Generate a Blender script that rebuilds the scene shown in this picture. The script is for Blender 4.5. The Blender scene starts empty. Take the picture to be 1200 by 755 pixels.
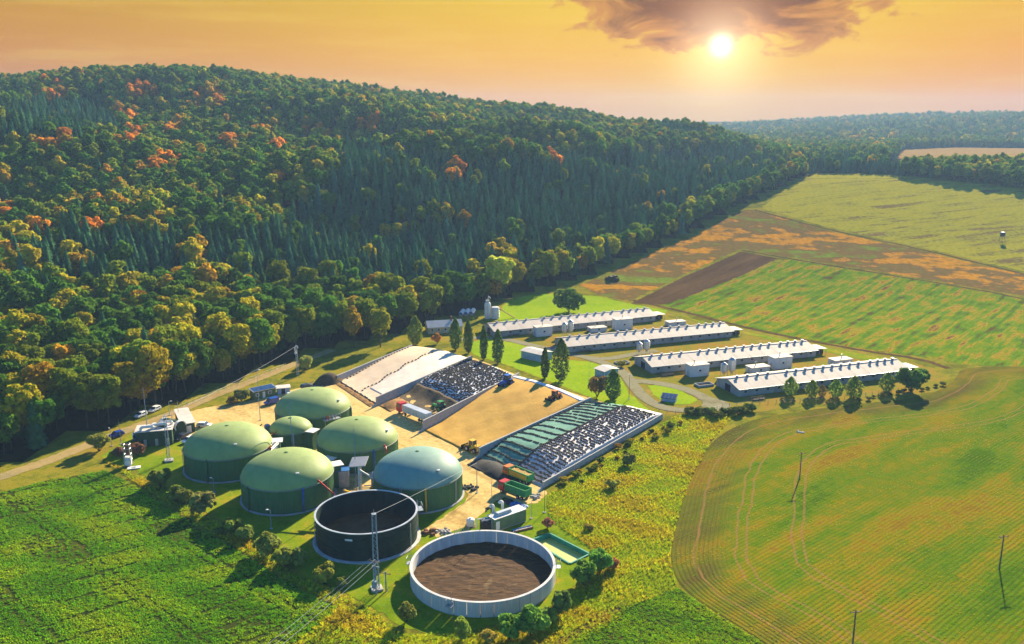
import bpy, bmesh, math, random
import numpy as np
from mathutils import Vector, Matrix
from mathutils.geometry import delaunay_2d_cdt

R = math.radians
scene = bpy.context.scene
col = scene.collection
rnd = random.Random(7)
rng = np.random.default_rng(11)

# ------------------------------------------------------------------ camera
CAM_Z, PITCH, FPX, CX, CY = 90.0, R(13.1), 1020.0, 600.0, 377.5
cam_d = bpy.data.cameras.new('camera')
cam = bpy.data.objects.new('camera', cam_d)
col.objects.link(cam)
cam.location = (0, 0, CAM_Z)
cam.rotation_euler = (R(90) - PITCH, 0, 0)
cam_d.sensor_width = 36.0
cam_d.lens = 36.0 * FPX / 1200.0
cam_d.clip_start = 1.0
cam_d.clip_end = 40000.0
scene.camera = cam

# ------------------------------------------------------------------ light and sky
SUN_AZ, SUN_EL = R(25.0), R(24.0)          # azimuth from +Y towards +X: measured from the pole shadows
sun_d = bpy.data.lights.new('sun', 'SUN')
sun_d.energy = 5.0
sun_d.angle = R(0.6)
sun_d.color = (1.0, 0.84, 0.56)
sun = bpy.data.objects.new('sun', sun_d)
col.objects.link(sun)
sun_dir = Vector((math.sin(SUN_AZ) * math.cos(SUN_EL), math.cos(SUN_AZ) * math.cos(SUN_EL), math.sin(SUN_EL)))
sun.rotation_euler = (-sun_dir).to_track_quat('-Z', 'Y').to_euler()
sun.location = (120, 260, 150)

scene.view_settings.view_transform = 'Standard'
scene.view_settings.look = 'None'
scene.view_settings.gamma = 1.0
scene.view_settings.exposure = 1.8
scene.view_settings.use_curve_mapping = False
scene.render.engine = 'CYCLES'
scene.cycles.use_denoising = True
scene.cycles.denoising_prefilter = 'FAST'
scene.cycles.max_bounces = 6
scene.cycles.diffuse_bounces = 2
scene.cycles.glossy_bounces = 2
scene.cycles.transmission_bounces = 3
scene.cycles.volume_bounces = 0
scene.cycles.transparent_max_bounces = 4
scene.cycles.caustics_reflective = False
scene.cycles.caustics_refractive = False

def lin(r, g, b):
    f = lambda c: (c / 255 / 12.92) if c <= 10.3 else (((c / 255) + 0.055) / 1.055) ** 2.4
    return (f(r), f(g), f(b), 1.0)

class NT:
    """tiny node-tree helper"""
    def __init__(s, tree):
        s.t = tree; s.n = tree.nodes; s.l = tree.links
    def new(s, typ, ins=None, **props):
        nd = s.n.new(typ)
        for k, v in props.items(): setattr(nd, k, v)
        for k, v in (ins or {}).items():
            sock = nd.inputs[k]
            if hasattr(v, 'bl_idname') or isinstance(v, bpy.types.NodeSocket): s.l.new(v, sock)
            else: sock.default_value = v
        return nd
    def math(s, op, a, b=0.0, clamp=False):
        return s.new('ShaderNodeMath', {0: a, 1: b}, operation=op, use_clamp=clamp).outputs[0]
    def mix(s, fac, a, b, typ='MIX'):
        nd = s.n.new('ShaderNodeMix'); nd.data_type = 'RGBA'; nd.blend_type = typ; nd.clamp_factor = True
        for sock, v in ((nd.inputs[0], fac), (nd.inputs[6], a), (nd.inputs[7], b)):
            if isinstance(v, bpy.types.NodeSocket): s.l.new(v, sock)
            elif isinstance(v, (int, float)): sock.default_value = v
            else: sock.default_value = (*v[:3], 1.0)
        return nd.outputs[2]
    def ramp(s, fac, stops, interp='LINEAR'):
        nd = s.n.new('ShaderNodeValToRGB'); cr = nd.color_ramp; cr.interpolation = interp
        while len(cr.elements) < len(stops): cr.elements.new(0.5)
        for e, (p, c) in zip(cr.elements, stops):
            e.position = p
            e.color = (c, c, c, 1) if isinstance(c, (int, float)) else (*c[:3], 1)
        s.l.new(fac, nd.inputs[0])
        return nd.outputs[0]
    def maprange(s, v, a, b, c=0.0, d=1.0, smooth=True):
        nd = s.new('ShaderNodeMapRange', {0: v, 1: a, 2: b, 3: c, 4: d})
        nd.interpolation_type = 'SMOOTHSTEP' if smooth else 'LINEAR'
        return nd.outputs[0]
    def noise(s, vec, scale, detail=3.0, rough=0.55, dist=0.0):
        return s.new('ShaderNodeTexNoise', {'Vector': vec, 'Scale': scale, 'Detail': detail, 'Roughness': rough, 'Distortion': dist}).outputs[0]
    def mapping(s, vec, loc=(0,0,0), rot=(0,0,0), scale=(1,1,1)):
        return s.new('ShaderNodeMapping', {'Vector': vec, 'Location': loc, 'Rotation': rot, 'Scale': scale}).outputs[0]

def pix_dir(px, py):
    a, b = (px - CX) / FPX, -(py - CY) / FPX
    return Vector((a, math.cos(PITCH) + b * math.sin(PITCH), -math.sin(PITCH) + b * math.cos(PITCH)))

world = bpy.data.worlds.new('World')
scene.world = world
world.use_nodes = True
w = NT(world.node_tree)
w.n.clear()
wout = w.new('ShaderNodeOutputWorld')
geo = w.new('ShaderNodeTexCoord').outputs['Generated']
nrm = w.new('ShaderNodeVectorMath', {0: geo}, operation='NORMALIZE').outputs[0]
sep = w.new('ShaderNodeSeparateXYZ', {0: nrm})
elev = sep.outputs[2]
az = w.math('ARCTAN2', sep.outputs[0], sep.outputs[1])
sky = w.new('ShaderNodeTexSky', sky_type='NISHITA')
sky.sun_disc = False
sky.sun_elevation = SUN_EL
sky.sun_rotation = SUN_AZ
sky.altitude = 300
sky.air_density = 1.2
sky.dust_density = 0.3
sky.ozone_density = 4.0
bg_sky = w.new('ShaderNodeBackground', {'Color': w.mix(1.0, sky.outputs[0], (0.36, 0.80, 1.12), 'MULTIPLY'), 'Strength': 0.06})
# the golden band of the evening sky: by height above the horizon, a little deeper away from the sun
band = w.ramp(w.maprange(elev, -0.02, 0.20, smooth=False), [
    (0.00, lin(222, 160, 112)), (0.10, lin(230, 162, 84)), (0.20, lin(246, 168, 34)),
    (0.40, lin(248, 182, 12)), (0.60, lin(240, 192, 26)), (0.80, lin(226, 190, 46)), (1.00, lin(206, 180, 84))])
side = w.maprange(az, -0.62, 0.12)
band_l = w.mix(side, w.mix(1.0, band, lin(208, 186, 120), 'MULTIPLY'), band)
side_r = w.maprange(az, 0.30, 0.60)
band_c = w.mix(side_r, band_l, w.mix(1.0, band_l, lin(246, 226, 165), 'MULTIPLY'))
# thin streaks of high cloud
vs = w.mapping(nrm, scale=(2.0, 2.0, 22.0))
streak = w.maprange(w.noise(vs, 3.0, 4.0, 0.6), 0.42, 0.75)
band_c = w.mix(w.math('MULTIPLY', streak, 0.22), band_c, lin(255, 218, 80))
# the sun and its glow
sd = pix_dir(845, 54).normalized()
dt = w.new('ShaderNodeVectorMath', {0: nrm, 1: tuple(sd)}, operation='DOT_PRODUCT').outputs['Value']
ang = w.math('ARCCOSINE', w.math('MINIMUM', dt, 1.0))
gauss = lambda sig: w.math('POWER', 2.718, w.math('MULTIPLY', w.math('MULTIPLY', ang, ang), -1.0 / (R(sig) ** 2)))
halo = w.math('ADD', w.math('MULTIPLY', gauss(4.2), 0.75), w.math('MULTIPLY', gauss(9.0), 0.25))
band_c = w.mix(w.math('MULTIPLY', halo, 0.6), band_c, lin(255, 210, 80))
# clouds round the sun: billows in direction space, lit from behind
vc = w.mapping(nrm, scale=(1.0, 1.0, 2.6))
n1 = w.noise(vc, 14.0, 8.0, 0.62, 0.6)
cx_ = w.math('DIVIDE', w.math('SUBTRACT', az, R(13.5)), R(11.0))
cz_ = w.math('DIVIDE', w.math('SUBTRACT', elev, math.sin(R(7.0))), math.sin(R(3.4)))
blob = w.math('SUBTRACT', 1.0, w.math('SQRT', w.math('ADD', w.math('MULTIPLY', cx_, cx_), w.math('MULTIPLY', cz_, cz_))))
dens = w.math('ADD', w.math('MULTIPLY', blob, 1.15), w.math('MULTIPLY', w.math('SUBTRACT', n1, 0.5), 2.4))
cmask = w.maprange(dens, 0.10, 0.34)
cthick = w.maprange(dens, 0.25, 0.85)
ccol = w.mix(cthick, lin(214, 146, 56), lin(96, 60, 30))
ccol = w.mix(w.math('MULTIPLY', halo, 0.45), ccol, lin(236, 128, 40))
ctop = w.maprange(elev, 0.15, 0.30, 1.0, 0.0)
band_c = w.mix(w.math('MULTIPLY', w.math('MULTIPLY', cmask, 0.97), ctop), band_c, ccol)
glow = w.math('ADD', w.math('MULTIPLY', gauss(0.55), 2.6), w.math('MULTIPLY', gauss(2.4), 0.55))
band_c = w.mix(1.0, band_c, w.mix(1.0, (1.0, 0.86, 0.55), w.new('ShaderNodeCombineXYZ', {0: glow, 1: glow, 2: glow}).outputs[0], 'MULTIPLY'), 'ADD')
bg_band = w.new('ShaderNodeBackground', {'Color': band_c, 'Strength': 0.305})
away = w.maprange(w.math('ABSOLUTE', w.math('SUBTRACT', az, R(13.0))), R(42), R(90))   # the gold fades away from the sun
up = w.math('MAXIMUM', w.maprange(elev, 0.13, 0.27), away)
mixs = w.new('ShaderNodeMixShader', {0: up, 1: bg_band.outputs[0], 2: bg_sky.outputs[0]})
w.l.new(mixs.outputs[0], wout.inputs[0])

# ------------------------------------------------------------------ object helpers
def tag(o, label=None, cat=None, group=None, kind=None):
    if label: o['label'] = label
    if cat: o['category'] = cat
    if group: o['group'] = group
    if kind: o['kind'] = kind
    return o

def empty(name, loc=(0, 0, 0), rz=0.0, label=None, cat=None, group=None):
    o = bpy.data.objects.new(name, None)
    o.empty_display_size = 0.5
    o.location = loc; o.rotation_euler = (0, 0, rz)
    col.objects.link(o)
    return tag(o, label, cat, group)

def link(name, mesh, parent=None, loc=None, rz=None):
    o = bpy.data.objects.new(name, mesh)
    if loc is not None: o.location = loc
    if rz is not None: o.rotation_euler = (0, 0, rz)
    if parent is not None: o.parent = parent
    col.objects.link(o)
    return o

def copy_tree(o, parent=None):
    c = o.copy(); col.objects.link(c)
    c.parent = parent
    for ch in list(o.children): copy_tree(ch, c)
    return c

class MB:
    """collects simple solids and links them as one mesh"""
    def __init__(s): s.v = []; s.f = []; s.smooth = False
    def add(s, vs, fs):
        k = len(s.v); s.v += [tuple(p) for p in vs]; s.f += [tuple(i + k for i in f) for f in fs]; return s
    def box(s, x0, x1, y0, y1, z0, z1):
        vs = [(x, y, z) for z in (z0, z1) for y in (y0, y1) for x in (x0, x1)]
        return s.add(vs, [(0, 2, 3, 1), (4, 5, 7, 6), (0, 1, 5, 4), (2, 6, 7, 3), (0, 4, 6, 2), (1, 3, 7, 5)])
    def frust(s, x0, x1, y0, y1, z0, z1, t):          # box with its top pulled in by t=(x0,x1,y0,y1)
        vs = [(x0, y0, z0), (x1, y0, z0), (x0, y1, z0), (x1, y1, z0),
              (x0 + t[0], y0 + t[2], z1), (x1 - t[1], y0 + t[2], z1), (x0 + t[0], y1 - t[3], z1), (x1 - t[1], y1 - t[3], z1)]
        return s.add(vs, [(0, 2, 3, 1), (4, 5, 7, 6), (0, 1, 5, 4), (2, 6, 7, 3), (0, 4, 6, 2), (1, 3, 7, 5)])
    def tube(s, p, q, r0, r1=None, n=8, caps=True):
        r1 = r0 if r1 is None else r1
        p, q = Vector(p), Vector(q); d = (q - p)
        if d.length < 1e-6: return s
        d.normalize()
        a = d.cross(Vector((0, 0, 1)) if abs(d.z) < 0.9 else Vector((1, 0, 0))).normalized(); b = d.cross(a)
        vs = []
        for c, r in ((p, r0), (q, r1)):
            for i in range(n):
                t = 2 * math.pi * i / n
                vs.append(c + a * (math.cos(t) * r) + b * (math.sin(t) * r))
        fs = [(i, (i + 1) % n, n + (i + 1) % n, n + i) for i in range(n)]
        if caps: fs += [tuple(range(n))[::-1], tuple(range(n, 2 * n))]
        return s.add(vs, fs)
    def path(s, pts, r, n=6):
        for a, b in zip(pts[:-1], pts[1:]): s.tube(a, b, r, r, n)
        return s
    def lathe(s, prof, n=24, c=(0, 0), close=False):
        vs = []
        for r, z in prof:
            for i in range(n):
                t = 2 * math.pi * i / n
                vs.append((c[0] + r * math.cos(t), c[1] + r * math.sin(t), z))
        fs = []
        m = len(prof)
        for j in range(m - (0 if close else 1)):
            j2 = (j + 1) % m
            for i in range(n):
                fs.append((j * n + i, j * n + (i + 1) % n, j2 * n + (i + 1) % n, j2 * n + i))
        return s.add(vs, fs)
    def prism(s, poly, y0, y1):                       # polygon in xz extruded along y
        n = len(poly)
        vs = [(x, y0, z) for x, z in poly] + [(x, y1, z) for x, z in poly]
        fs = [(i, (i + 1) % n, n + (i + 1) % n, n + i) for i in range(n)]
        fs += [tuple(range(n))[::-1], tuple(range(n, 2 * n))]
        return s.add(vs, fs)
    def wheel(s, x, y, z, r, wd):                     # axle along y
        return s.tube((x, y - wd / 2, z), (x, y + wd / 2, z), r, r, 14)
    def mesh(s, name, m, smooth=False, bevel=0.0):
        me = bpy.data.meshes.new(name)
        me.from_pydata(s.v, [], s.f); me.update()
        bm = bmesh.new(); bm.from_mesh(me)
        bmesh.ops.recalc_face_normals(bm, faces=bm.faces)
        if bevel:
            es = [e for e in bm.edges if len(e.link_faces) == 2 and e.calc_face_angle(0) > 0.6]
            bmesh.ops.bevel(bm, geom=es, offset=bevel, segments=1, affect='EDGES')
        bm.to_mesh(me); bm.free()
        if smooth: me.polygons.foreach_set('use_smooth', [True] * len(me.polygons))
        me.materials.append(m)
        return me
    def build(s, name, m, parent=None, loc=None, rz=None, smooth=False, bevel=0.0):
        return link(name, s.mesh(name, m, smooth, bevel), parent, loc, rz)

# ------------------------------------------------------------------ materials
def new_mat(name):
    m = bpy.data.materials.new(name); m.use_nodes = True
    t = NT(m.node_tree); t.n.clear()
    out = t.new('ShaderNodeOutputMaterial')
    return m, t, out

def mat(name, c1, c2=None, scale=0.5, rough=0.8, bump=0.0, bscale=4.0, metal=0.0, spec=0.14, detail=5.0, lo=0.35, hi=0.65, aniso=None):
    """weathered paint, concrete, metal, soil: two tones mixed by noise, fine relief"""
    m, t, out = new_mat(name)
    tc = t.new('ShaderNodeTexCoord').outputs['Object']
    if aniso: tc = t.mapping(tc, scale=aniso)
    c2 = c2 or tuple(x * 0.75 for x in c1[:3])
    f = t.maprange(t.noise(tc, scale, detail, 0.6), lo, hi)
    colr = t.mix(f, c1, c2)
    fine = t.noise(tc, scale * 9, 3, 0.6)
    colr = t.mix(t.maprange(fine, 0.3, 0.7, 0.0, 0.22), colr, tuple(x * 0.55 for x in c1[:3]))
    b = t.new('ShaderNodeBsdfPrincipled', {'Base Color': colr, 'Roughness': rough, 'Metallic': metal, 'Specular IOR Level': spec})
    if bump:
        bn = t.new('ShaderNodeBump', {'Strength': 0.6, 'Distance': bump, 'Height': t.noise(tc, bscale, 4, 0.6)})
        t.l.new(bn.outputs[0], b.inputs['Normal'])
    t.l.new(b.outputs[0], out.inputs[0])
    return m

M = {}
M['white'] = mat('white_paint', (0.72, 0.70, 0.66), (0.60, 0.58, 0.54), 0.4, 0.6)
M['white_car'] = mat('white_car_paint', (0.75, 0.75, 0.74), (0.68, 0.68, 0.67), 0.4, 0.25, spec=0.5)
M['blue_car'] = mat('blue_car_paint', (0.012, 0.06, 0.34), (0.01, 0.05, 0.28), 0.4, 0.25, spec=0.5)
M['dark_car'] = mat('dark_car_paint', (0.03, 0.045, 0.07), None, 0.4, 0.25, spec=0.5)
M['glass'] = mat('window_glass', (0.02, 0.03, 0.045), (0.03, 0.045, 0.06), 0.6, 0.12, spec=0.6)
M['tyre'] = mat('tyre_rubber', (0.022, 0.022, 0.024), (0.035, 0.034, 0.033), 0.8, 0.85)
M['galv'] = mat('galvanised_steel', (0.42, 0.45, 0.48), (0.32, 0.35, 0.38), 0.8, 0.45, metal=0.6)
M['steel'] = mat('pale_steel', (0.55, 0.56, 0.56), (0.42, 0.43, 0.44), 0.5, 0.4, metal=0.4)
M['pole_blue'] = mat('blue_grey_pole', (0.20, 0.27, 0.34), None, 0.6, 0.5)
M['red'] = mat('red_paint', (0.50, 0.035, 0.03), (0.40, 0.03, 0.025), 0.5, 0.4)
M['orange'] = mat('orange_paint', (0.66, 0.19, 0.03), (0.55, 0.14, 0.02), 0.5, 0.4)
M['yellow'] = mat('yellow_paint', (0.70, 0.42, 0.03), (0.58, 0.33, 0.02), 0.5, 0.4)
M['green_paint'] = mat('green_machine_paint', (0.05, 0.27, 0.06), (0.04, 0.20, 0.05), 0.5, 0.4)
M['skip_green'] = mat('tipper_green', (0.05, 0.30, 0.10), (0.04, 0.22, 0.07), 0.6, 0.5)
M['blue_machine'] = mat('blue_machine_paint', (0.02, 0.12, 0.45), None, 0.5, 0.4)
M['black'] = mat('black_metal', (0.02, 0.022, 0.026), (0.04, 0.04, 0.04), 0.8, 0.6)
M['grain'] = mat('load_of_silage', (0.42, 0.27, 0.08), (0.30, 0.19, 0.05), 1.2, 0.95, 0.2, 3)
M['wood'] = mat('weathered_wood', (0.20, 0.15, 0.10), (0.12, 0.09, 0.06), 1.5, 0.9)
M['rust'] = mat('rusty_metal', (0.25, 0.11, 0.05), (0.14, 0.07, 0.04), 1.5, 0.8)
M['concrete'] = mat('cast_concrete', (0.42, 0.41, 0.39), (0.30, 0.29, 0.28), 0.35, 0.9, 0.03, 2.0)
M['concrete_pale'] = mat('pale_concrete', (0.55, 0.54, 0.52), (0.42, 0.41, 0.40), 0.3, 0.85, 0.02, 2.0)
M['brick'] = mat('red_brick', (0.30, 0.12, 0.07), (0.22, 0.09, 0.05), 2.0, 0.9)
M['blue_plastic'] = mat('blue_tarpaulin', (0.03, 0.16, 0.42), (0.02, 0.10, 0.3), 0.8, 0.5)
M['solar'] = mat('solar_panel', (0.02, 0.04, 0.10), (0.03, 0.06, 0.13), 0.4, 0.15, spec=0.6)
# ------------------------------------------------------------------ terrain shape
_ty = np.arange(-400.0, 12000.0, 10.0)
_tz = np.interp(_ty, [-400, 425, 490, 560, 650, 760, 900, 1050, 1400, 1700, 2200, 2700, 4200, 12000],
                [0, 0, 5, 13, 26, 41, 46, 44, 45, 44, 44, 44, 30, 15])
_k = np.hanning(9); _k /= _k.sum()
_tz = np.convolve(np.pad(_tz, 4, mode='edge'), _k, 'valid')

def base_h(x, y):
    z = np.interp(y, _ty, _tz)
    far = np.clip((y - 1500) / 700, 0, 1); far = far * far * (3 - 2 * far)
    return z + far * np.clip((x - 450) / 850, -0.1, 1.0) * 46

def _flat(px, py):
    d = pix_dir(px, py); t = -CAM_Z / d.z
    return (d.x * t, d.y * t)

def _at_y(px, py, Y):                                  # point on the pixel ray at forward distance Y
    d = pix_dir(px, py); t = Y / d.y
    return (d.x * t, Y, CAM_Z + d.z * t)

def _on_base(px, py):
    d = pix_dir(px, py); t = np.arange(60, 3500, 1.0)
    g = CAM_Z + d.z * t - base_h(d.x * t, d.y * t)
    k = int(np.argmax(g < 0)) if (g < 0).any() else len(t) - 1
    return (d.x * t[k], d.y * t[k])

EDGE_PX = [(-420, 760), (-200, 632), (0, 548), (110, 509), (230, 463), (300, 437), (350, 418), (400, 403), (470, 391),
           (520, 374), (560, 362), (620, 343), (690, 321), (780, 286), (870, 241), (925, 216), (962, 203)]
EDGE = np.array([_on_base(*p) for p in EDGE_PX])
_dv = EDGE[-1] - EDGE[-2]
EDGE = np.vstack([EDGE, EDGE[-1] + np.array([60, 160]), EDGE[-1] + np.array([120, 420]), EDGE[-1] + np.array([160, 1200])])
_rg = [(-700, 110, 760), (-350, 98, 800), (-120, 90, 850), (0, 86, 880), (100, 78, 900), (250, 80, 950), (400, 94, 1020), (500, 106, 1090), (600, 121, 1160),
       (700, 136, 1250), (800, 149, 1350), (870, 155, 1420), (960, 160, 1550), (1040, 158, 1900)]
RIDGE = np.array([_at_y(*p) for p in _rg]); RIDGE[:, 2] -= 15.0

def poly_dist(x, y, pts, vals=None):
    """distance to a polyline, signed side (+ left/up of it) and an interpolated value"""
    best = np.full(x.shape, 1e12); side = np.zeros(x.shape); val = np.zeros(x.shape)
    for i in range(len(pts) - 1):
        ax, ay = pts[i][0], pts[i][1]; bx, by = pts[i + 1][0], pts[i + 1][1]
        dx, dy = bx - ax, by - ay; L = dx * dx + dy * dy
        t = np.clip(((x - ax) * dx + (y - ay) * dy) / L, 0, 1)
        d = (x - ax - t * dx) ** 2 + (y - ay - t * dy) ** 2
        m = d < best
        best = np.where(m, d, best)
        side = np.where(m, dx * (y - ay) - dy * (x - ax), side)
        if vals is not None: val = np.where(m, vals[i] * (1 - t) + vals[i + 1] * t, val)
    return np.sqrt(best), np.sign(side), val

HOLLOWS = [(-100, 505, 75, 42, -20), (-150, 575, 90, 45, 9), (-60, 720, 170, 38, -22), (-90, 660, 150, 34, 10), (-330, 640, 110, 40, -16), (-330, 560, 130, 45, 8), (120, 830, 140, 45, -16), (-420, 760, 130, 50, -15)]
def terrain(x, y):
    x = np.asarray(x, float); y = np.asarray(y, float)
    b = base_h(x, y)
    de, se, _ = poly_dist(x, y, EDGE)
    dr, sr, zr = poly_dist(x, y, RIDGE, RIDGE[:, 2])
    t = de / (de + dr + 1e-6)
    s = t * t * (3 - 2 * t) * 0.35 + t * 0.65
    n = (np.sin(x * 0.011 + y * 0.006) * np.sin(y * 0.0135 - x * 0.004 + 1.0) * 13.0
         + np.sin(x * 0.027 - y * 0.019 + 2.0) * 6.0) * np.clip(4 * t * (1 - t), 0, 1) * np.clip(de / 120, 0, 1)
    hill = b + (zr - b) * s + n
    for hx_, hy_, hr_, hs_, dep_ in HOLLOWS:             # hollows and the spurs between them
        hill = hill + dep_ * np.exp(-((x - hx_) / hr_) ** 2 - ((y - hy_) / hs_) ** 2) * np.clip(de / 80, 0, 1)
    behind = zr - np.clip(dr - 20, 0, 900) * 0.10
    hill = np.where(sr > 0, behind, hill)
    wgt = np.clip(de / 60, 0, 1)
    return np.where(se > 0, b + (hill - b) * wgt, b)

def h1(x, y): return float(terrain(np.array([x]), np.array([y]))[0])

_tt = np.concatenate([np.arange(60, 600, 0.5), np.arange(600, 3500, 2.0)])
def at(px, py, dz=0.0):
    """world point where the ground is seen in the photograph at this pixel"""
    d = pix_dir(px, py)
    if py > 372:                                       # the level ground of the plant and the farm
        t = -(CAM_Z - dz) / d.z
        p = (d.x * t, d.y * t)
        if p[1] < 395: return Vector((p[0], p[1], dz))
    g = CAM_Z + d.z * _tt - terrain(d.x * _tt, d.y * _tt) - dz
    k = int(np.argmax(g < 0)) if (g < 0).any() else len(_tt) - 1
    if k > 0:
        f = g[k - 1] / (g[k - 1] - g[k] + 1e-9); t = _tt[k - 1] + (_tt[k] - _tt[k - 1]) * f
    else: t = _tt[0]
    return Vector((d.x * t, d.y * t, CAM_Z + d.z * t))

def proj(x, y, z):
    w_ = y * math.cos(PITCH) - (z - CAM_Z) * math.sin(PITCH); u = y * math.sin(PITCH) + (z - CAM_Z) * math.cos(PITCH)
    return CX + FPX * x / w_, CY - FPX * u / w_

def in_poly(x, y, poly):
    x = np.asarray(x, float); y = np.asarray(y, float); inside = np.zeros(x.shape, bool); n = len(poly)
    for i in range(n):
        ax, ay = poly[i][0], poly[i][1]; bx, by = poly[(i + 1) % n][0], poly[(i + 1) % n][1]
        if ay == by: continue
        c = ((ay > y) != (by > y)) & (x < (bx - ax) * (y - ay) / (by - ay) + ax)
        inside ^= c
    return inside

def world_poly(px): return [tuple(at(*p)[:2]) for p in px]

def smooth_poly(poly, it=2, closed=True):
    p = [np.array(q[:2], float) for q in poly]
    for _ in range(it):
        q = []
        n = len(p)
        for i in range(n if closed else n - 1):
            a, b = p[i], p[(i + 1) % n]
            q += [a * 0.75 + b * 0.25, a * 0.25 + b * 0.75]
        if not closed: q = [p[0]] + q + [p[-1]]
        p = q
    return [tuple(v) for v in p]

def drape(name, poly, dz, m, grid=12.0, jag=0.0, attr=False, kind='structure', hole=None):
    """a sheet with this outline laid over the ground"""
    pts = [Vector((p[0], p[1])) for p in poly]
    if jag:
        q = []
        for i, a in enumerate(pts):
            b = pts[(i + 1) % len(pts)]; n = max(1, int((b - a).length / (jag * 3)))
            for k in range(n): q.append(a.lerp(b, k / n) + Vector((rnd.uniform(-jag, jag), rnd.uniform(-jag, jag))))
        pts = q
    n = len(pts)
    xs = [p.x for p in pts]; ys = [p.y for p in pts]
    gx, gy = np.meshgrid(np.arange(min(xs) + grid / 2, max(xs), grid), np.arange(min(ys) + grid / 2, max(ys), grid))
    gx = gx.ravel(); gy = gy.ravel()
    ok = in_poly(gx, gy, [(p.x, p.y) for p in pts])
    inner = [Vector((a, b)) for a, b in zip(gx[ok], gy[ok])]
    edges = [(i, (i + 1) % n) for i in range(n)]
    if hole:
        inner = [p for p in inner if not in_poly(np.array([p.x]), np.array([p.y]), hole)[0]]
        k0 = n + len(inner); inner += [Vector(q[:2]) for q in hole]; edges += [(k0 + i, k0 + (i + 1) % len(hole)) for i in range(len(hole))]
    vs, es, fs, *_ = delaunay_2d_cdt(pts + inner, edges, [], 1, 0.01)
    if hole:
        ctr = np.array([[sum(vs[i].x for i in f) / len(f), sum(vs[i].y for i in f) / len(f)] for f in fs])
        inh = in_poly(ctr[:, 0], ctr[:, 1], hole)
        fs = [f for f, q in zip(fs, inh) if not q]
    X = np.array([v.x for v in vs]); Y = np.array([v.y for v in vs]); Z = terrain(X, Y) + dz
    me = bpy.data.meshes.new(name)
    me.from_pydata(list(zip(X, Y, Z)), [], [tuple(f) for f in fs]); me.update()
    bm = bmesh.new(); bm.from_mesh(me)
    for f in bm.faces:
        f.normal_update()
        if f.normal.z < 0: f.normal_flip()
        f.smooth = True
    bm.to_mesh(me); bm.free()
    if attr:
        ring = [(p.x, p.y) for p in pts]; ring.append(ring[0])
        d, _, _ = poly_dist(X, Y, ring)
        a = me.attributes.new('edge_dist', 'FLOAT', 'POINT')
        a.data.foreach_set('value', d.astype(np.float32))
    me.materials.append(m)
    o = link(name, me)
    if kind: o['kind'] = kind
    return o

def ribbon(pts, width, closed=False):
    """polygon along a centre line"""
    p = [np.array(q[:2], float) for q in pts]; L = []; Rr = []
    for i in range(len(p)):
        a = p[max(i - 1, 0)]; b = p[min(i + 1, len(p) - 1)]; t = (b - a) / (np.linalg.norm(b - a) + 1e-9); nn = np.array([-t[1], t[0]])
        wd = width[i] if isinstance(width, (list, tuple)) else width
        L.append(p[i] + nn * wd / 2); Rr.append(p[i] - nn * wd / 2)
    return [tuple(q) for q in Rr] + [tuple(q) for q in L[::-1]]

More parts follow.
